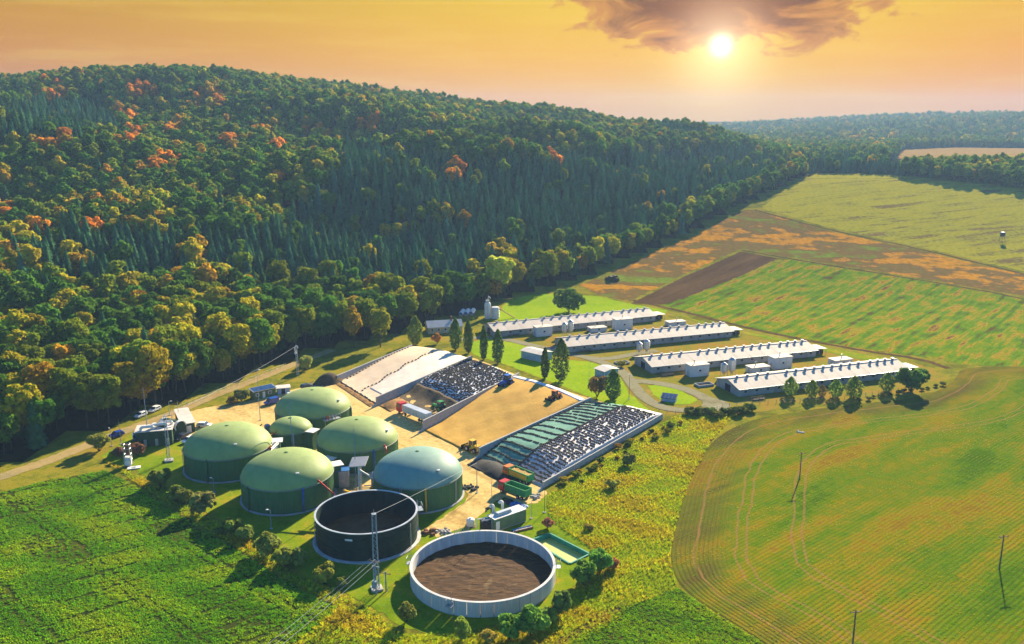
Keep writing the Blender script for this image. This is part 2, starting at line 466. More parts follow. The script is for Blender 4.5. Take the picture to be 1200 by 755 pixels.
# ------------------------------------------------------------------ ground materials
def ground_mat(name, tones, scale, stretch=(1, 1, 1), rot=0.0, rows=None, fine=(3.0, 0.35), bump=0.15, bscale=2.0, warp=0.0, rough=0.95, sheen=None, tracks=None, head=None, dim=0.62):
    """soil and plants: patches of several tones, drawn out along the rows where there are rows"""
    tones = [(c[0] * dim, c[1] * dim, c[2] * dim * 0.7) for c in tones]
    m, t, out = new_mat(name)
    pos = t.new('ShaderNodeNewGeometry').outputs['Position']
    v = t.mapping(t.mapping(pos, rot=(0, 0, -rot)), scale=(stretch[0], stretch[1], 0.0))
    n = t.noise(v, scale, 6.0, 0.62, warp)
    n2 = t.noise(t.mapping(pos, scale=(1, 1, 0)), scale * 0.31, 3.0, 0.5)
    n3 = t.noise(t.mapping(pos, scale=(1, 1, 0)), scale * 5.0, 4.0, 0.65)
    mixn = t.math('ADD', t.math('ADD', t.math('MULTIPLY', n, 0.5), t.math('MULTIPLY', n2, 0.25)), t.math('MULTIPLY', n3, 0.25))
    k = len(tones)
    c = t.ramp(mixn, [(0.405 + 0.19 * i / max(k - 1, 1), tones[i]) for i in range(k)])
    fn = t.noise(t.mapping(pos, scale=(1, 1, 0)), fine[0], 4.0, 0.7)
    c = t.mix(t.maprange(fn, 0.35, 0.68, fine[1], 0.0), c, tuple(x * 0.35 for x in tones[0][:3]))
    height = t.noise(pos, bscale, 5, 0.7)
    if rows:
        period, depth, soil = rows
        rv = t.mapping(pos, rot=(0, 0, -rot), scale=(1, 1, 0))
        wob = t.math('MULTIPLY', t.noise(pos, 0.05, 2), 2.0)
        yy = t.math('ADD', t.new('ShaderNodeSeparateXYZ', {0: rv}).outputs[1], wob)
        s = t.math('SINE', t.math('MULTIPLY', yy, 2 * math.pi / period))
        rowm = t.maprange(s, -0.3, 0.75)
        if head:                                        # headland: rows that follow the field's edge
            ed = t.new('ShaderNodeAttribute', attribute_name='edge_dist').outputs['Fac']
            s2 = t.math('SINE', t.math('MULTIPLY', t.math('ADD', ed, t.math('MULTIPLY', wob, 0.3)), 2 * math.pi / period))
            hm = t.maprange(t.math('ADD', ed, t.math('MULTIPLY', n2, 8.0)), head - 2, head + 6, 1.0, 0.0)
            rowm = t.new('ShaderNodeMix', {0: hm, 2: rowm, 3: t.maprange(s2, -0.3, 0.75)}).outputs[0]
        c = t.mix(t.math('MULTIPLY', rowm, depth), c, soil)
        height = t.math('ADD', height, t.math('MULTIPLY', rowm, -0.8))
        if head:
            dust = t.math('MULTIPLY', hm, t.maprange(n, 0.3, 0.6, 0.75, 0.25))
            c = t.mix(dust, c, soil)
    if tracks:                                          # wheel ruts at set distances from the field's edge
        ed = t.new('ShaderNodeAttribute', attribute_name='edge_dist').outputs['Fac']
        wob2 = t.math('ADD', ed, t.math('MULTIPLY', t.noise(pos, 0.06, 2), 3.0))
        tot = None
        for d in tracks[0]:
            a = t.maprange(t.math('ABSOLUTE', t.math('SUBTRACT', wob2, d)), 0.12, 0.42, 1.0, 0.0)
            tot = a if tot is None else t.math('MAXIMUM', tot, a)
        c = t.mix(t.math('MULTIPLY', tot, 0.55), c, tracks[1])
    b = t.new('ShaderNodeBsdfPrincipled', {'Base Color': c, 'Roughness': rough, 'Specular IOR Level': 0.0})
    bn = t.new('ShaderNodeBump', {'Strength': 0.8, 'Distance': bump, 'Height': height})
    t.l.new(bn.outputs[0], b.inputs['Normal'])
    t.l.new(b.outputs[0], out.inputs[0])
    return m

G = {}
G['rough'] = ground_mat('rough_grass', [(0.14, 0.13, 0.025), (0.17, 0.19, 0.025), (0.29, 0.25, 0.03), (0.33, 0.24, 0.05)], 0.12, bump=0.25, dim=0.85)
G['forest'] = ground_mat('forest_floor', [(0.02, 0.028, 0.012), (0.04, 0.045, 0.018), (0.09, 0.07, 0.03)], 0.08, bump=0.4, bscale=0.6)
G['lawn'] = ground_mat('mown_lawn', [(0.09, 0.15, 0.008), (0.13, 0.20, 0.010), (0.18, 0.22, 0.012), (0.30, 0.22, 0.03)], 0.10, fine=(2.2, 0.3), bump=0.08, dim=1.1)
G['bright'] = ground_mat('bright_pasture', [(0.20, 0.32, 0.012), (0.25, 0.37, 0.014), (0.30, 0.38, 0.02)], 0.10, fine=(1.0, 0.2), bump=0.08, dim=0.85)
G['beet'] = ground_mat('beet_field_soil', [(0.07, 0.09, 0.02), (0.08, 0.14, 0.02), (0.11, 0.17, 0.025), (0.17, 0.12, 0.04)], 0.10, stretch=(0.3, 1.0, 1), rot=R(41), rows=(0.62, 0.4, (0.06, 0.04, 0.015)), bump=0.2)
G['meadow'] = ground_mat('meadow_ground', [(0.20, 0.26, 0.01), (0.30, 0.34, 0.012), (0.42, 0.38, 0.015), (0.44, 0.32, 0.02)], 0.16, bump=0.3, dim=0.85)
SOIL = (0.095, 0.05, 0.02)
G['field'] = ground_mat('drilled_field', [(0.055, 0.125, 0.003), (0.075, 0.15, 0.003), (0.10, 0.17, 0.004), (0.125, 0.17, 0.004), (0.16, 0.17, 0.005), (0.21, 0.18, 0.006), (0.24, 0.17, 0.008), (0.21, 0.13, 0.012)], 0.08, stretch=(0.22, 1.2, 1), rot=R(40),
    rows=(0.95, 0.22, SOIL), bump=0.10, head=13.0, tracks=((15.0, 17.2, 27.0, 29.2, 6.5), (0.24, 0.13, 0.05)), warp=0.4, dim=1.0)
G['strip'] = ground_mat('striped_field', [(0.10, 0.055, 0.035), (0.07, 0.15, 0.006), (0.10, 0.20, 0.006), (0.16, 0.19, 0.01), (0.34, 0.22, 0.02), (0.12, 0.07, 0.04)], 0.30, stretch=(0.10, 1.0, 1), rot=R(50), bump=0.15, warp=0.2, dim=1.0, fine=(0.6, 0.3))
G['ploughed'] = ground_mat('ploughed_soil', [(0.085, 0.05, 0.035), (0.11, 0.068, 0.045), (0.15, 0.09, 0.055)], 0.10, stretch=(0.2, 1.5, 1), rot=R(50), bump=0.2, dim=0.9)
G['stubble'] = ground_mat('stubble_field', [(0.16, 0.21, 0.03), (0.14, 0.19, 0.03), (0.17, 0.10, 0.045), (0.15, 0.09, 0.05), (0.50, 0.21, 0.02), (0.42, 0.19, 0.02), (0.20, 0.12, 0.04)], 0.016, stretch=(0.3, 1.3, 1), rot=R(-16), bump=0.15, warp=0.5, dim=1.0, fine=(0.35, 0.45))
G['topfield'] = ground_mat('hill_field', [(0.15, 0.10, 0.055), (0.24, 0.23, 0.03), (0.34, 0.30, 0.025), (0.26, 0.26, 0.03), (0.17, 0.11, 0.06)], 0.07, stretch=(0.16, 1.3, 1), rot=R(20), bump=0.2, warp=0.6, dim=0.95, fine=(0.4, 0.3))
G['pale'] = ground_mat('pale_stubble', [(0.42, 0.26, 0.12), (0.46, 0.30, 0.15)], 0.02, bump=0.05)
G['yard'] = ground_mat('worn_concrete_yard', [(0.30, 0.20, 0.10), (0.42, 0.29, 0.15), (0.50, 0.35, 0.19), (0.53, 0.39, 0.23), (0.36, 0.24, 0.12)], 0.10, stretch=(0.35, 1.5, 1), rot=R(-50), fine=(1.0, 0.22), bump=0.03, dim=1.15)
G['track'] = ground_mat('gravel_track', [(0.34, 0.24, 0.13), (0.42, 0.31, 0.19), (0.30, 0.25, 0.17)], 0.15, fine=(2.0, 0.3), bump=0.06, dim=0.85)
G['asphalt'] = ground_mat('pale_farm_road', [(0.34, 0.31, 0.27), (0.40, 0.37, 0.32), (0.30, 0.26, 0.20)], 0.15, fine=(2.0, 0.25), bump=0.04)
G['dry'] = ground_mat('dry_grass', [(0.34, 0.20, 0.05), (0.30, 0.22, 0.04), (0.20, 0.22, 0.03), (0.36, 0.24, 0.08)], 0.10, bump=0.12, dim=0.85)
G['soilpath'] = ground_mat('bare_soil', [(0.16, 0.10, 0.05), (0.22, 0.15, 0.06), (0.17, 0.16, 0.03)], 0.2, bump=0.12)

# ------------------------------------------------------------------ ground sheets
def seq(*spans):
    out = []
    for a, b, st in spans: out += list(np.arange(a, b, st))
    return np.array(out)
gx = seq((-6000, -1500, 500), (-1500, -900, 60), (-900, 900, 12), (900, 1800, 50), (1800, 8000, 500))
gy = seq((-300, 100, 40), (100, 1500, 12), (1500, 3000, 50), (3000, 12000, 600))
GX, GY = np.meshgrid(gx, gy)
GZ = terrain(GX.ravel(), GY.ravel()).reshape(GX.shape)
nx, ny = len(gx), len(gy)
idx = np.arange(nx * ny).reshape(ny, nx)
HOLE = [tuple(at(*p)[:2]) for p in ((623, 634), (644, 626.5), (690, 650), (668, 661))]   # the sunken basin
_hx = [p[0] for p in HOLE]; _hy = [p[1] for p in HOLE]
_ix = [int(np.searchsorted(gx, min(_hx))) - 1, int(np.searchsorted(gx, max(_hx)))]; _iy = [int(np.searchsorted(gy, min(_hy))) - 1, int(np.searchsorted(gy, max(_hy)))]
keep = np.ones((ny - 1, nx - 1), bool); keep[_iy[0]:_iy[1], _ix[0]:_ix[1]] = False; keep = keep.ravel()
quads = np.stack([idx[:-1, :-1].ravel(), idx[:-1, 1:].ravel(), idx[1:, 1:].ravel(), idx[1:, :-1].ravel()], 1)[keep]
me = bpy.data.meshes.new('ground')
me.from_pydata(np.stack([GX.ravel(), GY.ravel(), GZ.ravel()], 1).tolist(), [], quads.tolist()); me.update()
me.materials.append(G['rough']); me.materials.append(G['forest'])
cxm = GX[:-1, :-1].ravel()[keep] + 6; cym = GY[:-1, :-1].ravel()[keep] + 6
de_, se_, _ = poly_dist(cxm, cym, EDGE)
far_r = (cym > 800) & (cxm > EDGE[-4][0] - 200)
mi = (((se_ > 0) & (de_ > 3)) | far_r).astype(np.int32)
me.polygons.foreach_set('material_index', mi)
me.polygons.foreach_set('use_smooth', np.ones(len(me.polygons), bool))
ground = link('ground', me); tag(ground, kind='structure')

drape('ground', [(gx[_ix[0]], gy[_iy[0]]), (gx[_ix[1]], gy[_iy[0]]), (gx[_ix[1]], gy[_iy[1]]), (gx[_ix[0]], gy[_iy[1]])], 0.0, G['rough'], 6, hole=HOLE)
BEET = world_poly([(-120, 620), (0, 578), (62, 562), (124, 552), (176, 580), (270, 641), (350, 691), (396, 714), (362, 742), (330, 765), (250, 830), (-300, 1000)])
drape('crop_field', BEET, 0.03, G['beet'], 10, jag=0.5)
MEADOW = world_poly([(640, 582), (700, 545), (776, 497), (800, 484), (862, 486), (838, 512), (810, 560), (792, 615), (784, 655), (794, 690), (740, 712), (690, 750), (600, 830), (560, 930), (440, 930), (470, 745), (560, 742), (650, 712), (700, 668), (690, 640), (645, 612)])
drape('meadow', MEADOW, 0.02, G['meadow'], 8, jag=0.6, hole=HOLE)
CROP2 = world_poly([(795, 690), (842, 722), (890, 752), (1000, 830), (1100, 960), (560, 960), (600, 830), (668, 755), (735, 712)])
drape('young_crop_field', CROP2, 0.03, G['beet'], 8, jag=0.4)
FIELD = smooth_poly(world_poly([(878, 492), (832, 516), (806, 565), (791, 618), (784, 660), (798, 690), (842, 720), (895, 752), (1000, 830), (1300, 1000), (1700, 620), (1500, 470), (1260, 432), (1128, 428), (1118, 448), (1082, 466), (1000, 474), (930, 483)]), 2)
drape('drilled_field', FIELD, 0.05, G['field'], 6, attr=True)
drape('bare_soil_strip', ribbon(world_poly([(735, 708), (700, 728), (660, 752), (600, 795)]), 2.2), 0.06, G['soilpath'], 6, jag=0.3)
drape('striped_field', world_poly([(775, 358), (850, 331), (923, 304), (1060, 326), (1200, 350), (1420, 392), (1500, 470), (1260, 432), (1128, 428), (1100, 421), (1000, 407), (900, 391), (830, 371)]), 0.06, G['strip'], 12, jag=0.6)
drape('ploughed_field', world_poly([(738, 356), (800, 325), (868, 295), (912, 303), (850, 331), (783, 357)]), 0.06, G['ploughed'], 12, jag=0.5)
drape('stubble_field', world_poly([(680, 334), (722, 316), (780, 290), (830, 268), (872, 246), (890, 247), (960, 268), (1080, 294), (1200, 322), (1420, 372), (1420, 390), (1200, 347), (1060, 323), (923, 301), (868, 292), (800, 322), (738, 353), (700, 346)]), 0.05, G['stubble'], 12, jag=0.8)
drape('hill_field', world_poly([(962, 203), (1010, 203), (1100, 211), (1200, 222), (1420, 250), (1500, 330), (1420, 366), (1200, 318), (1080, 290), (960, 264), (892, 244), (925, 218)]), 0.05, G['topfield'], 14, jag=0.8)
drape('far_stubble_field', world_poly([(1052, 186), (1060, 176), (1120, 173), (1200, 174), (1400, 178), (1400, 206), (1200, 192), (1100, 190)]), 0.4, G['pale'], 25, jag=2)
for k, (line, wd) in enumerate([([(884, 246), (960, 267), (1080, 292), (1200, 321), (1400, 366)], 2.2), ([(868, 293), (923, 303), (1060, 325), (1200, 349), (1400, 392)], 2.0),
                                ([(742, 352), (800, 365), (860, 381), (930, 396), (1010, 411), (1080, 421), (1112, 432)], 2.4)]):
    drape('field_boundary_track', ribbon(smooth_poly(world_poly(line), 1, False), wd), 0.09, G['ploughed'], 10, jag=0.4)
LAWN = world_poly([(118, 536), (150, 512), (176, 499), (205, 503), (240, 520), (300, 530), (380, 560), (500, 580), (560, 585), (600, 590), (640, 576), (648, 608), (690, 640), (702, 664), (650, 708), (560, 738), (505, 745), (470, 735), (420, 702), (398, 690), (352, 672), (300, 636), (235, 596), (186, 566), (150, 548)])
drape('lawn', LAWN, 0.04, G['lawn'], 10, jag=0.4, hole=HOLE)
YARD = world_poly([(192, 490), (241, 478), (291, 470), (350, 455), (400, 450), (440, 475), (496, 504), (561, 536), (604, 553), (642, 577), (630, 590), (606, 592), (592, 583), (580, 588), (566, 602), (542, 619), (512, 630), (496, 622), (520, 606), (543, 590), (549, 580), (535, 565), (490, 570), (440, 572), (392, 566), (365, 545), (320, 545), (300, 525), (255, 520), (222, 518), (206, 502)])
drape('yard', YARD, 0.07, G['yard'], 10, jag=0.25)
drape('clamp_apron', world_poly([(396, 449), (452, 421), (482, 409), (556, 420), (612, 442), (694, 468), (776, 490), (637, 571), (561, 536), (496, 504), (440, 475)]), 0.05, G['yard'], 12)
drape('forest_track', ribbon(smooth_poly(world_poly([(-330, 700), (-160, 628), (-60, 583), (0, 559), (55, 541), (110, 519), (160, 500), (205, 484), (250, 464), (300, 445), (345, 427), (390, 410)]), 2, False), 4.6), 0.06, G['track'], 8, jag=0.3)
drape('pasture', world_poly([(580, 373), (594, 353), (615, 347), (640, 344), (664, 346), (700, 347), (738, 356), (782, 364), (776, 371), (700, 374), (600, 384)]), 0.05, G['bright'], 12, jag=0.5)
drape('farm_verge', world_poly([(545, 400), (580, 388), (640, 386), (780, 371), (860, 384), (960, 404), (1070, 424), (1106, 440), (1100, 458), (1060, 466), (960, 474), (880, 484), (800, 486), (770, 489), (735, 482), (700, 470), (640, 448), (600, 430)]), 0.03, G['dry'], 12, jag=0.5)
drape('farm_lawn', world_poly([(548, 402), (570, 397), (600, 402), (626, 408), (634, 420), (690, 424), (722, 434), (738, 462), (762, 482), (738, 481), (695, 467), (640, 446), (602, 431), (555, 416)]), 0.06, G['bright'], 8, jag=0.4)
drape('farm_lawn_island', world_poly([(760, 452), (778, 451), (800, 459), (818, 469), (808, 474), (782, 474), (766, 463)]), 0.07, G['bright'], 6, jag=0.3)
drape('pasture_edge', world_poly([(782, 366), (850, 384), (960, 406), (1060, 424), (1090, 436), (1070, 440), (1020, 424), (930, 404), (840, 384)]), 0.06, G['lawn'], 8, jag=0.3)
for line, wd in [([(535, 399), (562, 395), (590, 397), (620, 404), (655, 412), (690, 420), (715, 421), (738, 416), (770, 411)], 4.2),
                 ([(686, 419), (716, 428), (733, 438), (742, 452), (754, 466), (774, 478), (802, 482), (832, 479)], 4.4),
                 ([(738, 446), (770, 449), (800, 455), (822, 464), (834, 472), (828, 480), (800, 482)], 4.6),
                 ([(822, 466), (850, 474), (842, 481), (815, 482)], 5.0)]:
    drape('farm_road', ribbon(smooth_poly(world_poly(line), 2, False), wd), 0.09 + 0.012 * len(line) % 0.05, G['asphalt'], 8)
drape('tank_apron', world_poly([(366, 600), (392, 570), (440, 566), (470, 566), (440, 590), (410, 590)]), 0.05, G['track'], 8)
# ------------------------------------------------------------------ the biogas plant
def tank_mats():
    def membrane(name, c1, c2):
        m, t, out = new_mat(name)
        tc = t.new('ShaderNodeTexCoord').outputs['Object']
        s = t.new('ShaderNodeSeparateXYZ', {0: tc})
        th = t.math('ARCTAN2', s.outputs[1], s.outputs[0])
        seam = t.maprange(t.math('ABSOLUTE', t.math('SINE', t.math('MULTIPLY', th, 28.0))), 0.0, 0.10, 1.0, 0.0)
        n = t.noise(t.mapping(tc, scale=(1, 1, 0.5)), 0.35, 5, 0.6)
        c = t.mix(t.maprange(n, 0.35, 0.68), c1, c2)
        c = t.mix(t.math('MULTIPLY', seam, 0.4), c, tuple(x * 0.6 for x in c1))
        dirt = t.noise(tc, 2.5, 5, 0.7)
        c = t.mix(t.maprange(dirt, 0.55, 0.8, 0.0, 0.3), c, tuple(x * 0.6 for x in c1))
        b = t.new('ShaderNodeBsdfPrincipled', {'Base Color': c, 'Roughness': 0.55, 'Specular IOR Level': 0.07})
        t.l.new(b.outputs[0], out.inputs[0]); return m
    def cladding(name, c1, c2, stain):
        m, t, out = new_mat(name)
        tc = t.new('ShaderNodeTexCoord').outputs['Object']
        n = t.noise(t.mapping(tc, scale=(1, 1, 0.12)), 0.9, 5, 0.65)
        c = t.mix(t.maprange(n, 0.35, 0.7), c1, c2)
        n2 = t.noise(t.mapping(tc, scale=(2.2, 2.2, 0.10)), 1.4, 3, 0.6)
        c = t.mix(t.maprange(n2, 0.55, 0.75, 0.0, 0.45), c, stain)
        b = t.new('ShaderNodeBsdfPrincipled', {'Base Color': c, 'Roughness': 0.6, 'Specular IOR Level': 0.12})
        t.l.new(b.outputs[0], out.inputs[0]); return m
    M['dome_green'] = membrane('green_membrane', (0.26, 0.33, 0.12), (0.22, 0.285, 0.105))
    M['dome_teal'] = membrane('grey_teal_membrane', (0.19, 0.30, 0.25), (0.16, 0.26, 0.22))
    M['tank_green'] = cladding('green_tank_cladding', (0.055, 0.14, 0.055), (0.045, 0.12, 0.048), (0.085, 0.13, 0.055))
    M['tank_dark'] = cladding('dark_green_steel', (0.014, 0.034, 0.026), (0.010, 0.025, 0.020), (0.025, 0.04, 0.026))
    M['tank_conc'] = cladding('stained_concrete_wall', (0.52, 0.52, 0.51), (0.42, 0.42, 0.41), (0.28, 0.27, 0.26))
tank_mats()
M['rim_green'] = mat('rim_clamp_rail', (0.22, 0.26, 0.20), (0.16, 0.20, 0.15), 0.6, 0.5)
M['blue_pipe'] = mat('blue_pipe', (0.03, 0.14, 0.40), None, 0.6, 0.4)

def slurry_mat():
    m, t, out = new_mat('crusted_slurry')
    tc = t.new('ShaderNodeTexCoord').outputs['Object']
    rv = t.mapping(tc, rot=(0, 0, R(20)), scale=(0.25, 1.0, 1))
    n = t.noise(rv, 1.1, 6, 0.65, 1.2)
    c = t.ramp(n, [(0.32, (0.020, 0.010, 0.004)), (0.5, (0.060, 0.028, 0.009)), (0.68, (0.11, 0.054, 0.016))])
    f = t.noise(t.mapping(tc, loc=(3, 1, 0), scale=(1, 0.6, 1)), 0.35, 3)
    c = t.mix(t.maprange(f, 0.62, 0.72, 0.0, 0.5), c, (0.18, 0.12, 0.05))
    b = t.new('ShaderNodeBsdfPrincipled', {'Base Color': c, 'Roughness': 0.85, 'Specular IOR Level': 0.12})
    bn = t.new('ShaderNodeBump', {'Strength': 1.0, 'Distance': 0.35, 'Height': n})
    t.l.new(bn.outputs[0], b.inputs['Normal']); t.l.new(b.outputs[0], out.inputs[0]); return m
M['slurry'] = slurry_mat()
M['slurry_rust'] = mat('reddish_slurry', (0.20, 0.085, 0.03), (0.13, 0.055, 0.02), 0.3, 0.7, 0.1, 1.0)

def ladder(parent, x, y, ang, z0, z1):
    mb = MB(); c, s_ = math.cos(ang), math.sin(ang); tx, ty = -s_, c
    for sgn in (-0.25, 0.25): mb.tube((x + tx * sgn, y + ty * sgn, z0), (x + tx * sgn, y + ty * sgn, z1 + 1.0), 0.04, n=5)
    z = z0 + 0.3
    while z < z1:
        mb.tube((x - tx * 0.25, y - ty * 0.25, z), (x + tx * 0.25, y + ty * 0.25, z), 0.025, n=4); z += 0.35
    mb.build('ladder', M['galv'], parent)

def ring_wall(Ro, Ri, z0, z1, n=72):
    return MB().lathe([(Ro, z0), (Ro, z1), (Ri, z1), (Ri, z0)], n, close=True)

def digester(loc, Rr, wall_h, dome_h, label, dome_m, extras=(), name='digester_tank'):
    t = empty(name, loc, 0, label, 'tank', 'domed digester tanks')
    # clad wall: standing seams between the sheets
    mb = MB(); nseg = 96
    prof = []
    for i in range(nseg):
        a = 2 * math.pi * i / nseg
        prof.append((a, Rr)); prof.append((a + 0.8 * 2 * math.pi / nseg, Rr)); prof.append((a + 0.85 * 2 * math.pi / nseg, Rr + 0.05)); prof.append((a + 0.95 * 2 * math.pi / nseg, Rr + 0.05))
    n = len(prof)
    vs = [(r * math.cos(a), r * math.sin(a), 0.0) for a, r in prof] + [(r * math.cos(a), r * math.sin(a), wall_h) for a, r in prof]
    mb.add(vs, [(i, (i + 1) % n, n + (i + 1) % n, n + i) for i in range(n)])
    mb.build('wall', M['tank_green'], t)
    # membrane dome with shallow pleats
    mb = MB(); nr, na = 18, 112
    vs = []
    for j in range(nr):
        u = 1 - (j / nr) ** 1.25
        for i in range(na):
            a = 2 * math.pi * i / na
            z = wall_h + dome_h * (1 - u * u) ** 0.56
            z -= 0.045 * (i % 2) * (0.3 + 0.7 * u) * (1 if j else 0)
            vs.append((Rr * u * math.cos(a), Rr * u * math.sin(a), z))
    vs.append((0, 0, wall_h + dome_h))
    fs = [(j * na + i, j * na + (i + 1) % na, (j + 1) * na + (i + 1) % na, (j + 1) * na + i) for j in range(nr - 1) for i in range(na)]
    fs += [((nr - 1) * na + i, (nr - 1) * na + (i + 1) % na, nr * na) for i in range(na)]
    mb.add(vs, fs)
    d = mb.build('dome', dome_m, t, smooth=True)
    MB().lathe([(0.5, 0), (0.5, 0.12), (0.2, 0.2), (0.01, 0.22)], 12).build('apex_plate', M['tank_green'], d, loc=(0, 0, wall_h + dome_h - 0.06))
    MB().lathe([(Rr + 0.05, wall_h - 0.22), (Rr + 0.16, wall_h - 0.16), (Rr + 0.16, wall_h + 0.04), (Rr - 0.02, wall_h + 0.1)], 72, close=True).build('rim_band', M['rim_green'], t, smooth=True)
    ring_wall(Rr + 0.55, Rr - 0.2, 0.0, 0.22).build('base_ring', M['concrete'], t)
    for e in extras:
        a = R(e[1]); c, s_ = math.cos(a), math.sin(a)
        if e[0] == 'hut':                               # service hut standing against the wall, white flat roof
            h = e[2] if len(e) > 2 else wall_h
            hb = MB().box(-0.2, 2.0, -1.3, 1.3, 0, h - 0.2).build('service_hut', M['tank_green'], t, (Rr * c, Rr * s_, 0), a)
            MB().box(-0.1, 2.7, -1.7, 1.7, 0, 0.16).build('roof', M['white'], hb, (0, 0, h - 0.2))
        elif e[0] == 'pipe':
            m_ = M[e[2]]
            zt = wall_h - 0.3
            MB().path([((Rr + 0.3) * c, (Rr + 0.3) * s_, 0.1), ((Rr + 0.3) * c, (Rr + 0.3) * s_, zt), ((Rr - 0.1) * c, (Rr - 0.1) * s_, zt + 0.4)], 0.24, 8).build('riser_pipe', m_, t, smooth=True)
        elif e[0] == 'slant':                           # red overflow pipe slanting to the next tank
            dx, dy, dz = e[3]
            MB().path([((Rr - 0.4) * c, (Rr - 0.4) * s_, wall_h + 0.7), ((Rr + 0.5) * c, (Rr + 0.5) * s_, wall_h + 0.4), (dx, dy, dz)], 0.2, 8).build('overflow_pipe', M[e[2]], t, smooth=True)
        elif e[0] == 'deck':                            # platform with railing, valves and pipes at rim height
            p = MB().box(0, 1.7, -2.6, 2.6, -0.12, 0).build('platform', M['galv'], t, ((Rr + 0.1) * c, (Rr + 0.1) * s_, wall_h - 0.5), a)
            rb = MB()
            for yy in np.linspace(-2.5, 2.5, 6): rb.tube((1.6, yy, 0), (1.6, yy, 1.1), 0.035, n=4)
            rb.tube((1.6, -2.5, 1.1), (1.6, 2.5, 1.1), 0.04, n=4); rb.tube((1.6, -2.5, 0.55), (1.6, 2.5, 0.55), 0.03, n=4)
            rb.build('railing', M['galv'], p)
            for k, (yy, mm) in enumerate(((-1.4, 'red'), (-0.5, 'yellow'), (0.5, 'steel'), (1.4, 'galv'))):
                MB().path([(0.0, yy, 0.2), (0.5, yy, 0.9), (0.9, yy, 0.9), (0.9, yy, 0.0)], 0.16, 7).build('valve_pipe', M[mm], p)
            for yy in (-2.3, 2.3): MB().tube((1.5, yy, -wall_h + 0.5), (1.5, yy, -0.1), 0.08, n=5).build('support_post', M['galv'], p)
        elif e[0] == 'ladder':
            ladder(t, (Rr + 0.35) * c, (Rr + 0.35) * s_, a, 0.1, wall_h)
        elif e[0] == 'port':
            pl = MB().lathe([(0.45, 0), (0.45, 0.25), (0.02, 0.3)], 12).build('sight_port', M['steel'], t, (Rr * 0.80 * c, Rr * 0.80 * s_, wall_h + dome_h * (1 - 0.64) ** 0.56 - 0.06))
    return t

TANKS = {}
def tank_at(px, py): p = at(px, py); return (p.x, p.y, 0.05)
digester(tank_at(269.5, 546.0), 11.3, 6.0, 5.3, 'leftmost green domed digester tank, nearest the gas treatment sheds', M['dome_green'], (('deck', -8), ('hut', 12, 6.3), ('port', -60), ('pipe', -100, 'tank_green'), ('ladder', -150)))
digester(tank_at(338.5, 581.0), 11.0, 6.0, 5.3, 'front green domed digester tank beside the dark open tank', M['dome_green'], (('pipe', -58, 'blue_pipe'), ('slant', -35, 'red', (13.5, -10.5, 5.0)), ('hut', 27, 6.2), ('port', -60), ('pipe', -130, 'tank_green')))
digester(tank_at(342.0, 523.5), 5.8, 5.6, 2.9, 'small green domed tank squeezed between the larger digesters', M['dome_green'], (('hut', -20, 5.8), ('slant', -120, 'orange', (-6.2, -7.8, 4.6)), ('pipe', -70, 'galv')), name='small_digester_tank')
digester(tank_at(368.0, 499.0), 11.1, 6.0, 5.3, 'rear green domed digester tank nearest the pale silage clamp', M['dome_green'], (('deck', -52), ('hut', -110, 6.2), ('port', -20), ('pipe', 0, 'tank_green')))
digester(tank_at(420.0, 538.0), 10.8, 6.0, 5.3, 'middle green domed digester tank standing behind the teal dome', M['dome_green'], (('hut', -118, 4.6), ('pipe', -58, 'blue_pipe'), ('slant', -40, 'red', (9.0, -8.6, 5.2)), ('port', -15)))
digester(tank_at(490.5, 579.5), 10.8, 6.0, 5.3, 'digester tank with a grey teal dome beside the lorry road', M['dome_teal'], (('ladder', -30), ('pipe', -75, 'yellow'), ('port', -50), ('ladder', -105)))

